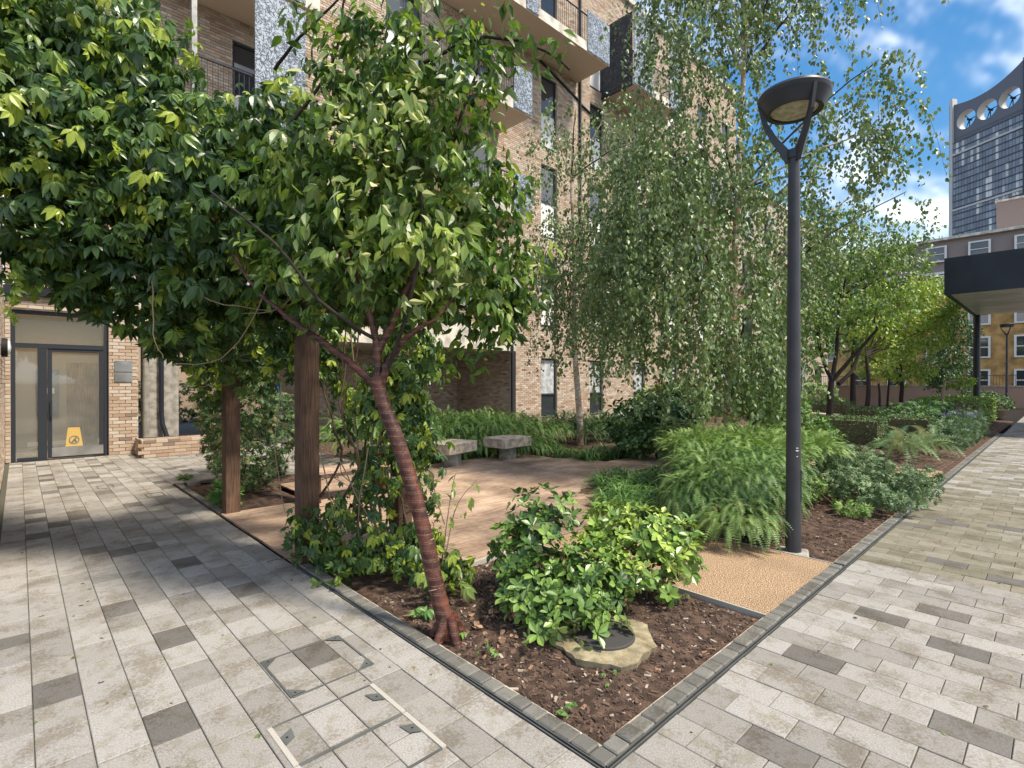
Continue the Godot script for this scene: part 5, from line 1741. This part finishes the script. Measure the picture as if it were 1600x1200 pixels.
func make_planting() -> void:
	# front bed
	var dk := [Color(0.045, 0.098, 0.022), Color(0.065, 0.14, 0.028), Color(0.095, 0.185, 0.036), Color(0.14, 0.245, 0.05), Color(0.20, 0.32, 0.065)]
	var lt := [Color(0.09, 0.175, 0.03), Color(0.14, 0.24, 0.042), Color(0.20, 0.32, 0.055), Color(0.28, 0.41, 0.07), Color(0.37, 0.49, 0.09)]
	rosette_shrub("dark glossy-leaved shrub leaning over the manhole lid", dk, px_blobs([
		[845, 800, 3.95, 55, 45, 0.8], [835, 860, 3.85, 65, 55], [870, 910, 3.6, 85, 55], [830, 930, 3.5, 50, 50], [890, 950, 3.35, 60, 40], [940, 900, 3.6, 60, 45], [860, 985, 3.2, 40, 25, 0.8], [945, 965, 3.25, 35, 28, 0.7], [905, 985, 3.1, 35, 22, 0.6], [800, 850, 3.9, 35, 40, 0.7]]), 520, 0.066, gp(880, 950))
	rosette_shrub("pale lime-green glossy-leaved shrub beside the gravel path", lt, px_blobs([
		[960, 820, 4.1, 50, 35], [1010, 835, 4.0, 55, 40], [1055, 840, 3.95, 40, 35], [1000, 875, 3.85, 70, 35], [1060, 875, 3.85, 35, 30], [1030, 915, 3.7, 30, 20, 0.6], [935, 860, 3.95, 45, 35]]), 360, 0.068, gp(1010, 930))
	# small seedlings on the soil
	var cr := creeper_leaf()
	var sp := [Color(0.05, 0.14, 0.03), Color(0.08, 0.20, 0.04), Color(0.14, 0.28, 0.06)]
	var sls := leafset(sp, 0.45, 0.4)
	var k := 0
	for s in [[660, 965, 7, 0.055], [885, 1112, 4, 0.035], [760, 1025, 4, 0.04], [722, 992, 4, 0.05], [290, 750, 9, 0.10], [1060, 935, 5, 0.05], [950, 1060, 3, 0.03]]:
		var c := gp(s[0], s[1])
		var t := thing("seedling", ["creeper seedling on the soil left of the cherry trunk", "tiny weed seedling in the bare front corner of the bed", "flat green weed on the soil between cherry trunk and kerb", "green shoot at the foot of the cherry trunk", "weedy tuft beside the paving before the pergola post", "small seedling under the lime-green shrub", "tiny sprout beside the manhole collar"][k], "seedling", c)
		k += 1
		var l := []
		for i in s[2]: l.append([orient(Vector3(rf(-0.05, 0.05), rf(0.0, 0.05), rf(-0.05, 0.05)), (Vector3.UP + rdir() * 0.4).normalized(), rdir() + Vector3.UP * 0.1, s[3] * rf(0.8, 1.4)), rng.randi_range(0, 2)])
		spread(t, "leaf", "foliage", cr, l, sp, sls[0], sls[1], 60)
		var sb := MB.new()
		sb.tube([Vector3(0, -0.06, 0), Vector3(0.005, 0.03, 0.004)], [0.004, 0.002], 5)
		part(t, "stem", sb.mesh(), M.twig)
	# plum yew and its neighbours
	var yw := [Color(0.075, 0.155, 0.04), Color(0.105, 0.20, 0.05), Color(0.15, 0.26, 0.065), Color(0.22, 0.34, 0.09)]
	frond_shrub("plum_yew", "large feathery yew-like shrub with drooping shoots beside the lamp post", "", yw, px_blobs([
		[1130, 760, 5.8, 85, 45], [1180, 765, 5.6, 65, 45], [1085, 780, 5.6, 50, 40], [1150, 810, 5.2, 65, 35], [1210, 780, 5.5, 35, 40, 0.7], [1130, 725, 6.3, 80, 28], [1195, 725, 6.4, 60, 25]]), 6500, 0.17, 0.16, 0.7, gp(1150, 800), 300, 0.35, 0.0)
	var gl := [Color(0.15, 0.25, 0.06), Color(0.21, 0.33, 0.08), Color(0.28, 0.41, 0.11)]
	frond_shrub("feathery_shrub", "pale fine-leaved shrub behind the plum yew, around the birch foot", "", gl, px_blobs([[1090, 698, 7.4, 60, 26], [1160, 694, 7.6, 70, 28], [1230, 696, 7.8, 60, 26], [1270, 704, 7.2, 45, 25], [1150, 712, 7.0, 80, 22], [1210, 705, 7.0, 60, 20]]), 6500, 0.14, 0.18, 0.4, gp(1160, 720), 0)
	var lv := [Color(0.035, 0.10, 0.022), Color(0.055, 0.145, 0.03), Color(0.085, 0.20, 0.04), Color(0.17, 0.29, 0.07)]
	var spots := []
	for i in 90: spots.append(gp(rf(935, 1045), rf(742, 805)))
	blades("lily_turf", "dense strap-leaved lily turf clump between deck and plum yew", "ground cover", lv, spots, 26, 0.42, 200)
	spots = []
	for i in 130:
		var f := rng.randf()
		spots.append(V(lerpf(8.55, 11.2, f), 0, 6.45 + rf(0.0, 0.9)) if i < 60 else V(rf(8.3, 9.0), 0, rf(6.5, 8.6)) if i < 85 else V(rf(5.2, 8.8), 0, 8.55 + rf(0.0, 0.4)))
	blades("lily_turf", "strap-leaved lily turf edging below the slender birch and the benches", "ground cover", lv, spots, 24, 0.40, 0)
	# loose hedge behind the benches
	var hg := [Color(0.09, 0.19, 0.045), Color(0.14, 0.26, 0.06), Color(0.21, 0.35, 0.08), Color(0.28, 0.42, 0.11)]
	frond_shrub("loose_hedge", "pale green feathery hedge behind the stone benches", "", hg, px_blobs([[700, 668, 12.0, 60, 24], [770, 666, 12.3, 70, 24], [830, 672, 12.6, 60, 22], [730, 690, 11.6, 70, 18], [800, 692, 11.9, 70, 18], [640, 676, 11.5, 60, 26], [560, 678, 10.8, 60, 28], [680, 695, 11.2, 50, 16]]), 7500, 0.24, 0.14, 0.55, V(8.0, 0, 9.8), 0, 0.35, 0.1)
	frond_shrub("dark_hedge", "darker feathery hedge in front of the ground floor windows", "", [Color(0.03, 0.08, 0.022), Color(0.05, 0.12, 0.03), Color(0.09, 0.18, 0.05)], px_blobs([[890, 672, 14.2, 50, 26], [950, 672, 14.8, 55, 26], [1000, 668, 15.2, 50, 26]]), 4200, 0.24, 0.14, 0.45, V(11.5, 0, 9.5), 0, 0.35, 0.1)
	var ev := [Color(0.028, 0.075, 0.022), Color(0.045, 0.115, 0.03), Color(0.075, 0.165, 0.045), Color(0.12, 0.22, 0.08)]
	rosette_shrub("broad-leaved evergreen shrub with drooping leaves left of the big birch", ev, px_blobs([[985, 660, 11.2, 40, 35], [1030, 655, 11.0, 45, 40], [1060, 690, 10.0, 35, 35], [1000, 690, 11.0, 35, 25], [1050, 640, 11.5, 50, 30]]), 420, 0.15, gp(1005, 705))
	# spreading conifer by the kerb
	var jn := [Color(0.075, 0.135, 0.055), Color(0.105, 0.175, 0.07), Color(0.145, 0.22, 0.09), Color(0.20, 0.29, 0.13)]
	mound_shrub("spreading_conifer", "low blue-green spreading conifer cushions beside the kerb", px_blobs([[1300, 745, 6.9, 40, 24], [1345, 740, 7.2, 45, 26], [1390, 750, 7.0, 45, 26], [1425, 765, 6.7, 35, 22], [1350, 770, 6.5, 45, 18], [1405, 785, 6.3, 30, 14], [1280, 720, 7.4, 45, 24], [1330, 715, 7.9, 50, 18], [1440, 745, 7.3, 25, 18]]), 5200, 0.05, jn, gp(1350, 770), {"lite": 0.35})
	mound_shrub("low_green_shrub", "small bright green sprigs at the foot of the conifer near the lamp post", px_blobs([[1330, 795, 6.2, 25, 9], [1270, 760, 6.6, 20, 18, 0.6]]), 420, 0.05, gl, gp(1320, 800))
	# clipped hedges and the rest of the long bed
	var bxp := [Color(0.045, 0.095, 0.025), Color(0.065, 0.13, 0.032), Color(0.10, 0.19, 0.045)]
	clipped("clipped box hedge block with a sunlit top below the maple", V(15.9, 0, 3.75), Vector3(1.0, 0.68, 1.3), bxp, 5200)
	clipped("clipped box hedge block beside the fern", V(17.9, 0, 2.9), Vector3(0.9, 0.66, 1.0), bxp, 3600)
	clipped("clipped box hedge next to the terracotta court", V(23.5, 0, 6.4), Vector3(1.2, 0.8, 1.5), bxp, 2600, 0.0, "clipped box hedges", 0.05)
	clipped("clipped box hedge behind the long stone bench", V(24.5, 0, 8.2), Vector3(1.5, 0.8, 3.0), bxp, 3200, 0.0, "clipped box hedges", 0.06)
	clipped("dark clipped hedge below the twin trunks", V(21.5, 0, 4.0), Vector3(1.4, 0.7, 2.0), bxp, 3000, 0.0, "clipped box hedges", 0.055)
	var yg := [Color(0.12, 0.21, 0.04), Color(0.18, 0.29, 0.05), Color(0.25, 0.37, 0.07)]
	clipped("long yellow-green hedge beside the canopy post", V(27.5, 0, 3.0), Vector3(6.0, 0.95, 2.0), yg, 6500, 0.0, "yellow-green hedges", 0.07)
	clipped("rounded dark hedge at the far end of the bed", V(33.5, 0, 2.35), Vector3(2.8, 1.0, 1.5), bxp, 2600, 1.0, "far hedges", 0.07)
	clipped("far rounded hedge before the boundary wall", V(38.5, 0, 3.2), Vector3(3.0, 1.1, 2.2), bxp, 2400, 1.0, "far hedges", 0.08)
	var fp := [Color(0.05, 0.12, 0.035), Color(0.08, 0.165, 0.045), Color(0.14, 0.22, 0.07)]
	frond_shrub("fern", "spreading fern with brownish older fronds beside the kerb", "", fp, [[V(13.3, 0.22, 2.25), Vector3(0.35, 0.10, 0.3), 1.0], [V(14.4, 0.22, 2.05), Vector3(0.35, 0.10, 0.3), 1.0]], 150, 0.55, 0.13, 0.6, V(14.0, 0, 2.2), 150, 0.35, 0.1)
	var lp := [Color(0.10, 0.16, 0.08), Color(0.14, 0.22, 0.10), Color(0.19, 0.28, 0.13)]
	mound_shrub("lavender", "grey-green lavender drift with purple spikes spilling to the kerb", [[V(16.4, 0.2, 1.95), Vector3(0.8, 0.35, 0.4), 1.0], [V(17.6, 0.25, 1.95), Vector3(0.9, 0.4, 0.45), 1.0], [V(19.0, 0.3, 1.95), Vector3(0.9, 0.42, 0.45), 1.0], [V(20.5, 0.3, 2.0), Vector3(0.9, 0.42, 0.45), 1.0]], 5200, 0.09, lp, V(17.5, 0, 2.1), {"hang": -0.9})
	var tr := []
	var co := []
	var lf := MB.new()
	lf.box(Vector3(0, 0.5, 0), Vector3(0.12, 1.0, 0.12))
	for i in 110:
		var p := V(rf(17.5, 21.2), rf(0.55, 0.75), rf(1.6, 2.3))
		tr.append(Transform3D(Basis(rdir(), rf(-0.3, 0.3)).scaled(Vector3.ONE * rf(0.06, 0.11)), p))
		co.append(Color(0.20, 0.16, 0.34) * rf(0.7, 1.3))
	var fl := multi(self, "lavender_flowers", lf.mesh(), vcol(mat(Color.WHITE, 0.8)), tr, co)
	fl.set_meta("label", "small purple lavender flower spikes above the grey-green drift")
	fl.set_meta("category", "flowers")
	# undergrowth along the middle of the garden
	mound_shrub("mixed_shrub", "mid green leafy shrub between birch foot and maple", px_blobs([[1215, 640, 11.0, 45, 35], [1180, 620, 11.5, 40, 35], [1250, 665, 10.0, 35, 25], [1280, 680, 9.5, 25, 20]]), 3000, 0.09, [Color(0.06, 0.14, 0.03), Color(0.10, 0.20, 0.045), Color(0.16, 0.28, 0.06), Color(0.25, 0.38, 0.08)], gp(1220, 705))
	mound_shrub("mixed_shrub", "olive shrub mass behind the fern and the box block", [[V(19.6, 0.4, 3.3), Vector3(1.2, 0.5, 0.7), 1.0], [V(21.0, 0.45, 2.9), Vector3(1.4, 0.5, 0.7), 1.0], [V(15.2, 0.1, 2.7), Vector3(0.6, 0.2, 0.4), 0.6]], 3200, 0.11, [Color(0.05, 0.12, 0.035), Color(0.08, 0.17, 0.045), Color(0.12, 0.23, 0.06)], V(17.0, 0, 3.8))
	mound_shrub("mixed_shrub", "sunlit meadow-like planting far behind the maple", [[V(26.0, 0.6, 11.5), Vector3(3.0, 0.9, 1.5), 1.0], [V(20.0, 0.7, 11.0), Vector3(3.0, 0.9, 1.5), 1.0], [V(16.0, 0.7, 9.0), Vector3(1.8, 0.9, 1.0), 1.0], [V(31.0, 0.7, 10.0), Vector3(2.5, 0.9, 2.0), 1.0]], 3600, 0.16, [Color(0.10, 0.19, 0.05), Color(0.15, 0.26, 0.07), Color(0.24, 0.35, 0.10)], V(22.0, 0, 10.5))
	# bed behind the pergola, left
	mound_shrub("viburnum", "dense twiggy evergreen shrub between the two pergola posts", [[V(2.45, 0.55, 8.4), Vector3(0.5, 0.55, 0.9), 1.0], [V(2.4, 1.2, 8.6), Vector3(0.5, 0.6, 0.9), 1.0], [V(2.9, 0.8, 9.4), Vector3(0.8, 0.8, 0.9), 1.0], [V(2.5, 1.7, 9.2), Vector3(0.5, 0.5, 0.8), 0.7]], 5200, 0.065, [Color(0.035, 0.085, 0.022), Color(0.06, 0.125, 0.032), Color(0.10, 0.18, 0.05), Color(0.22, 0.24, 0.10)], V(2.5, 0, 8.8), {"lite": 0.15})
	mound_shrub("mahonia", "small leafy plant at the path edge beside the far pergola post", [[V(1.98, 0.12, 7.6), Vector3(0.12, 0.16, 0.35), 1.0]], 160, 0.07, [Color(0.05, 0.15, 0.03), Color(0.09, 0.21, 0.04), Color(0.15, 0.3, 0.06)], V(2.0, 0, 7.6))
func make_trees() -> void:
	var bp := [Color(0.11, 0.175, 0.06), Color(0.15, 0.225, 0.08), Color(0.20, 0.28, 0.11), Color(0.28, 0.36, 0.16)]
	# big weeping birch
	var tr := [gp(1133, 745), at(1137, 640, 8.9), at(1146, 480, 9.0), at(1152, 300, 9.1), at(1160, 120, 9.2), at(1166, -80, 9.3), at(1172, -320, 9.4)]
	tr[0] = tr[1]; tr[0].y = -0.05
	birch("large weeping birch with hanging curtains of small leaves beside the lamp post", tr, 0.085, [
		[1060, -60, 170, 8.6, 60, 66], [1110, -150, 180, 9.3, 80, 128], [1180, -120, 90, 9.0, 60, 66], [1240, -100, 120, 9.2, 60, 31], [1300, -150, 110, 9.0, 50, 18], [1345, -100, 75, 8.8, 30, 9],
		[1045, 190, 420, 8.4, 70, 76], [1100, 150, 450, 8.8, 80, 100], [1000, 260, 560, 8.5, 60, 72], [1050, 330, 640, 8.2, 70, 95], [1110, 380, 660, 8.3, 70, 89], [970, 380, 640, 9.0, 50, 56],
		[1180, 250, 520, 8.8, 60, 61], [1170, 480, 660, 8.6, 60, 61], [1215, 400, 620, 9.3, 40, 33], [1250, 130, 330, 9.0, 60, 23], [1310, 160, 300, 9.0, 50, 13], [1372, 95, 290, 8.8, 20, 34], [1390, 200, 300, 8.8, 12, 16],
		[1290, 280, 430, 9.6, 60, 27], [1340, 300, 420, 9.8, 50, 15], [1415, 300, 370, 9.8, 30, 6], [1240, 300, 460, 9.8, 40, 20]], 0.078, bp, 34.0)
	# slender birch by the benches
	var t2 := [gp(907, 693), at(905, 640, 13.5), at(897, 520, 13.5), at(897, 400, 13.6), at(893, 280, 13.6), at(898, 180, 13.7)]
	t2[0].y = -0.05
	birch("slender pale-stemmed birch with a thin crown behind the deck", t2, 0.095, [
		[850, 190, 330, 13.3, 35, 16], [900, 170, 350, 13.6, 50, 34], [955, 175, 320, 13.4, 50, 50], [1000, 220, 350, 13.2, 40, 34], [860, 320, 520, 13.2, 50, 60], [920, 330, 560, 13.0, 55, 95], [960, 380, 600, 12.6, 50, 150], [985, 300, 560, 12.6, 40, 90], [840, 420, 560, 13.6, 30, 25], [880, 430, 590, 13.8, 45, 40]], 0.088, bp, 25.0)
	# maple with dark branching trunk
	var c := func(x: float, y: float, d: float) -> Vector3: return at(x, y, d)
	var mb: Vector3 = at(1296, 672, 15.5)
	mb.y = -0.05
	broad_tree("maple_tree", "dark-trunked low branching maple behind the clipped box hedge", [[mb, c.call(1297, 620, 15.5), c.call(1300, 590, 15.5)], [c.call(1300, 595, 15.5), c.call(1285, 560, 15.4), c.call(1278, 520, 15.3)], [c.call(1300, 592, 15.5), c.call(1308, 540, 15.6), c.call(1310, 470, 15.7)], [c.call(1300, 595, 15.5), c.call(1330, 560, 15.3), c.call(1370, 515, 15.0)], [c.call(1310, 600, 15.5), c.call(1330, 580, 15.8), c.call(1345, 545, 16.0)]],
		px_blobs([[1270, 420, 15.5, 60, 35], [1330, 400, 15.5, 70, 45], [1390, 420, 15.5, 60, 40], [1300, 480, 15.0, 60, 35], [1370, 480, 15.0, 60, 30], [1270, 540, 15.0, 30, 30, 0.6], [1230, 500, 15.5, 40, 40], [1420, 370, 15.5, 40, 30, 0.7], [1300, 350, 15.5, 50, 35]]), 8500, 0.11, [Color(0.09, 0.17, 0.04), Color(0.125, 0.22, 0.048), Color(0.17, 0.28, 0.06), Color(0.26, 0.38, 0.08)], 0.11, M.bark, {"up": 0.7})
	var ac: Vector3 = V(22.5, -0.05, 5.0)
	broad_tree("acer_tree", "sunlit lime-green layered tree in the middle of the garden", [[ac, ac + Vector3(0.1, 1.5, 0.1), ac + Vector3(0.2, 2.6, 0)], [ac + Vector3(0.5, 0.0, 0.4), ac + Vector3(0.6, 1.6, 0.3)]],
		px_blobs([[1400, 500, 20.5, 45, 18], [1440, 480, 21.0, 50, 20], [1390, 540, 20.5, 45, 22], [1440, 530, 21.0, 40, 22], [1465, 500, 21.0, 30, 20], [1420, 580, 21.0, 35, 20], [1370, 570, 20.0, 35, 20, 0.7], [1400, 450, 21.0, 50, 18], [1460, 450, 21.5, 30, 18], [1360, 510, 20.0, 35, 18]]), 7500, 0.15, [Color(0.21, 0.32, 0.055), Color(0.27, 0.39, 0.065), Color(0.34, 0.46, 0.08), Color(0.42, 0.52, 0.10)], 0.09, M.bark, {"up": 0.85})
	var dt: Vector3 = V(26.0, -0.05, 4.6)
	broad_tree("dark_tree", "darker feathery tree behind the canopy post", [[dt, dt + Vector3(0, 1.4, 0.1), dt + Vector3(0.1, 2.4, 0)], [dt + Vector3(-0.7, 0.0, -0.3), dt + Vector3(-0.7, 1.8, -0.2)]],
		px_blobs([[1480, 560, 24.5, 28, 30], [1500, 520, 25.0, 28, 28], [1475, 590, 24.0, 22, 25], [1505, 580, 25.0, 20, 30], [1480, 500, 25.0, 25, 25], [1455, 580, 24.0, 20, 25]]), 4200, 0.14, [Color(0.035, 0.09, 0.03), Color(0.055, 0.125, 0.04), Color(0.09, 0.17, 0.06)], 0.09, M.bark)
	broad_tree("young_tree", "small yellow-green grafted tree with a pale stem beside the canopy post", [[V(24.6, -0.05, 3.0), V(24.6, 0.9, 3.05), V(24.7, 1.6, 3.0)]], px_blobs([[1500, 598, 22.0, 16, 7], [1492, 593, 22.0, 12, 6], [1510, 594, 22.0, 10, 6]]), 420, 0.12, [Color(0.20, 0.32, 0.05), Color(0.28, 0.40, 0.07)], 0.07, M.stem_pale)
	broad_tree("backdrop_tree", "rounded green tree in front of the orange brick building", [[V(44.0, -0.1, 10.5), V(44.0, 3.0, 10.5), V(44.2, 5.0, 10.4)]], [[V(44, 6.0, 10.5), Vector3(2.6, 2.4, 2.6), 1.0], [V(43, 8.0, 12.5), Vector3(2.4, 2.2, 2.4), 1.0], [V(44, 4.0, 9.0), Vector3(2.0, 1.6, 2.0), 1.0], [V(42, 5.0, 13.5), Vector3(2.6, 2.6, 2.6), 1.0], [V(44, 9.5, 11.0), Vector3(1.8, 1.4, 1.8), 0.8]], 7000, 0.24, [Color(0.07, 0.15, 0.03), Color(0.10, 0.20, 0.04), Color(0.16, 0.28, 0.05)], 0.2, M.bark)

func _ready() -> void:
	rng.seed = 20240611
	make_view()
	make_textures()
	make_materials()
	more_materials()
	make_paving()
	make_beds()
	make_block()
	make_entrance()
	make_far()
	make_pergola()
	make_furniture()
	make_creeper()
	make_cherry()
	make_planting()
	make_trees()
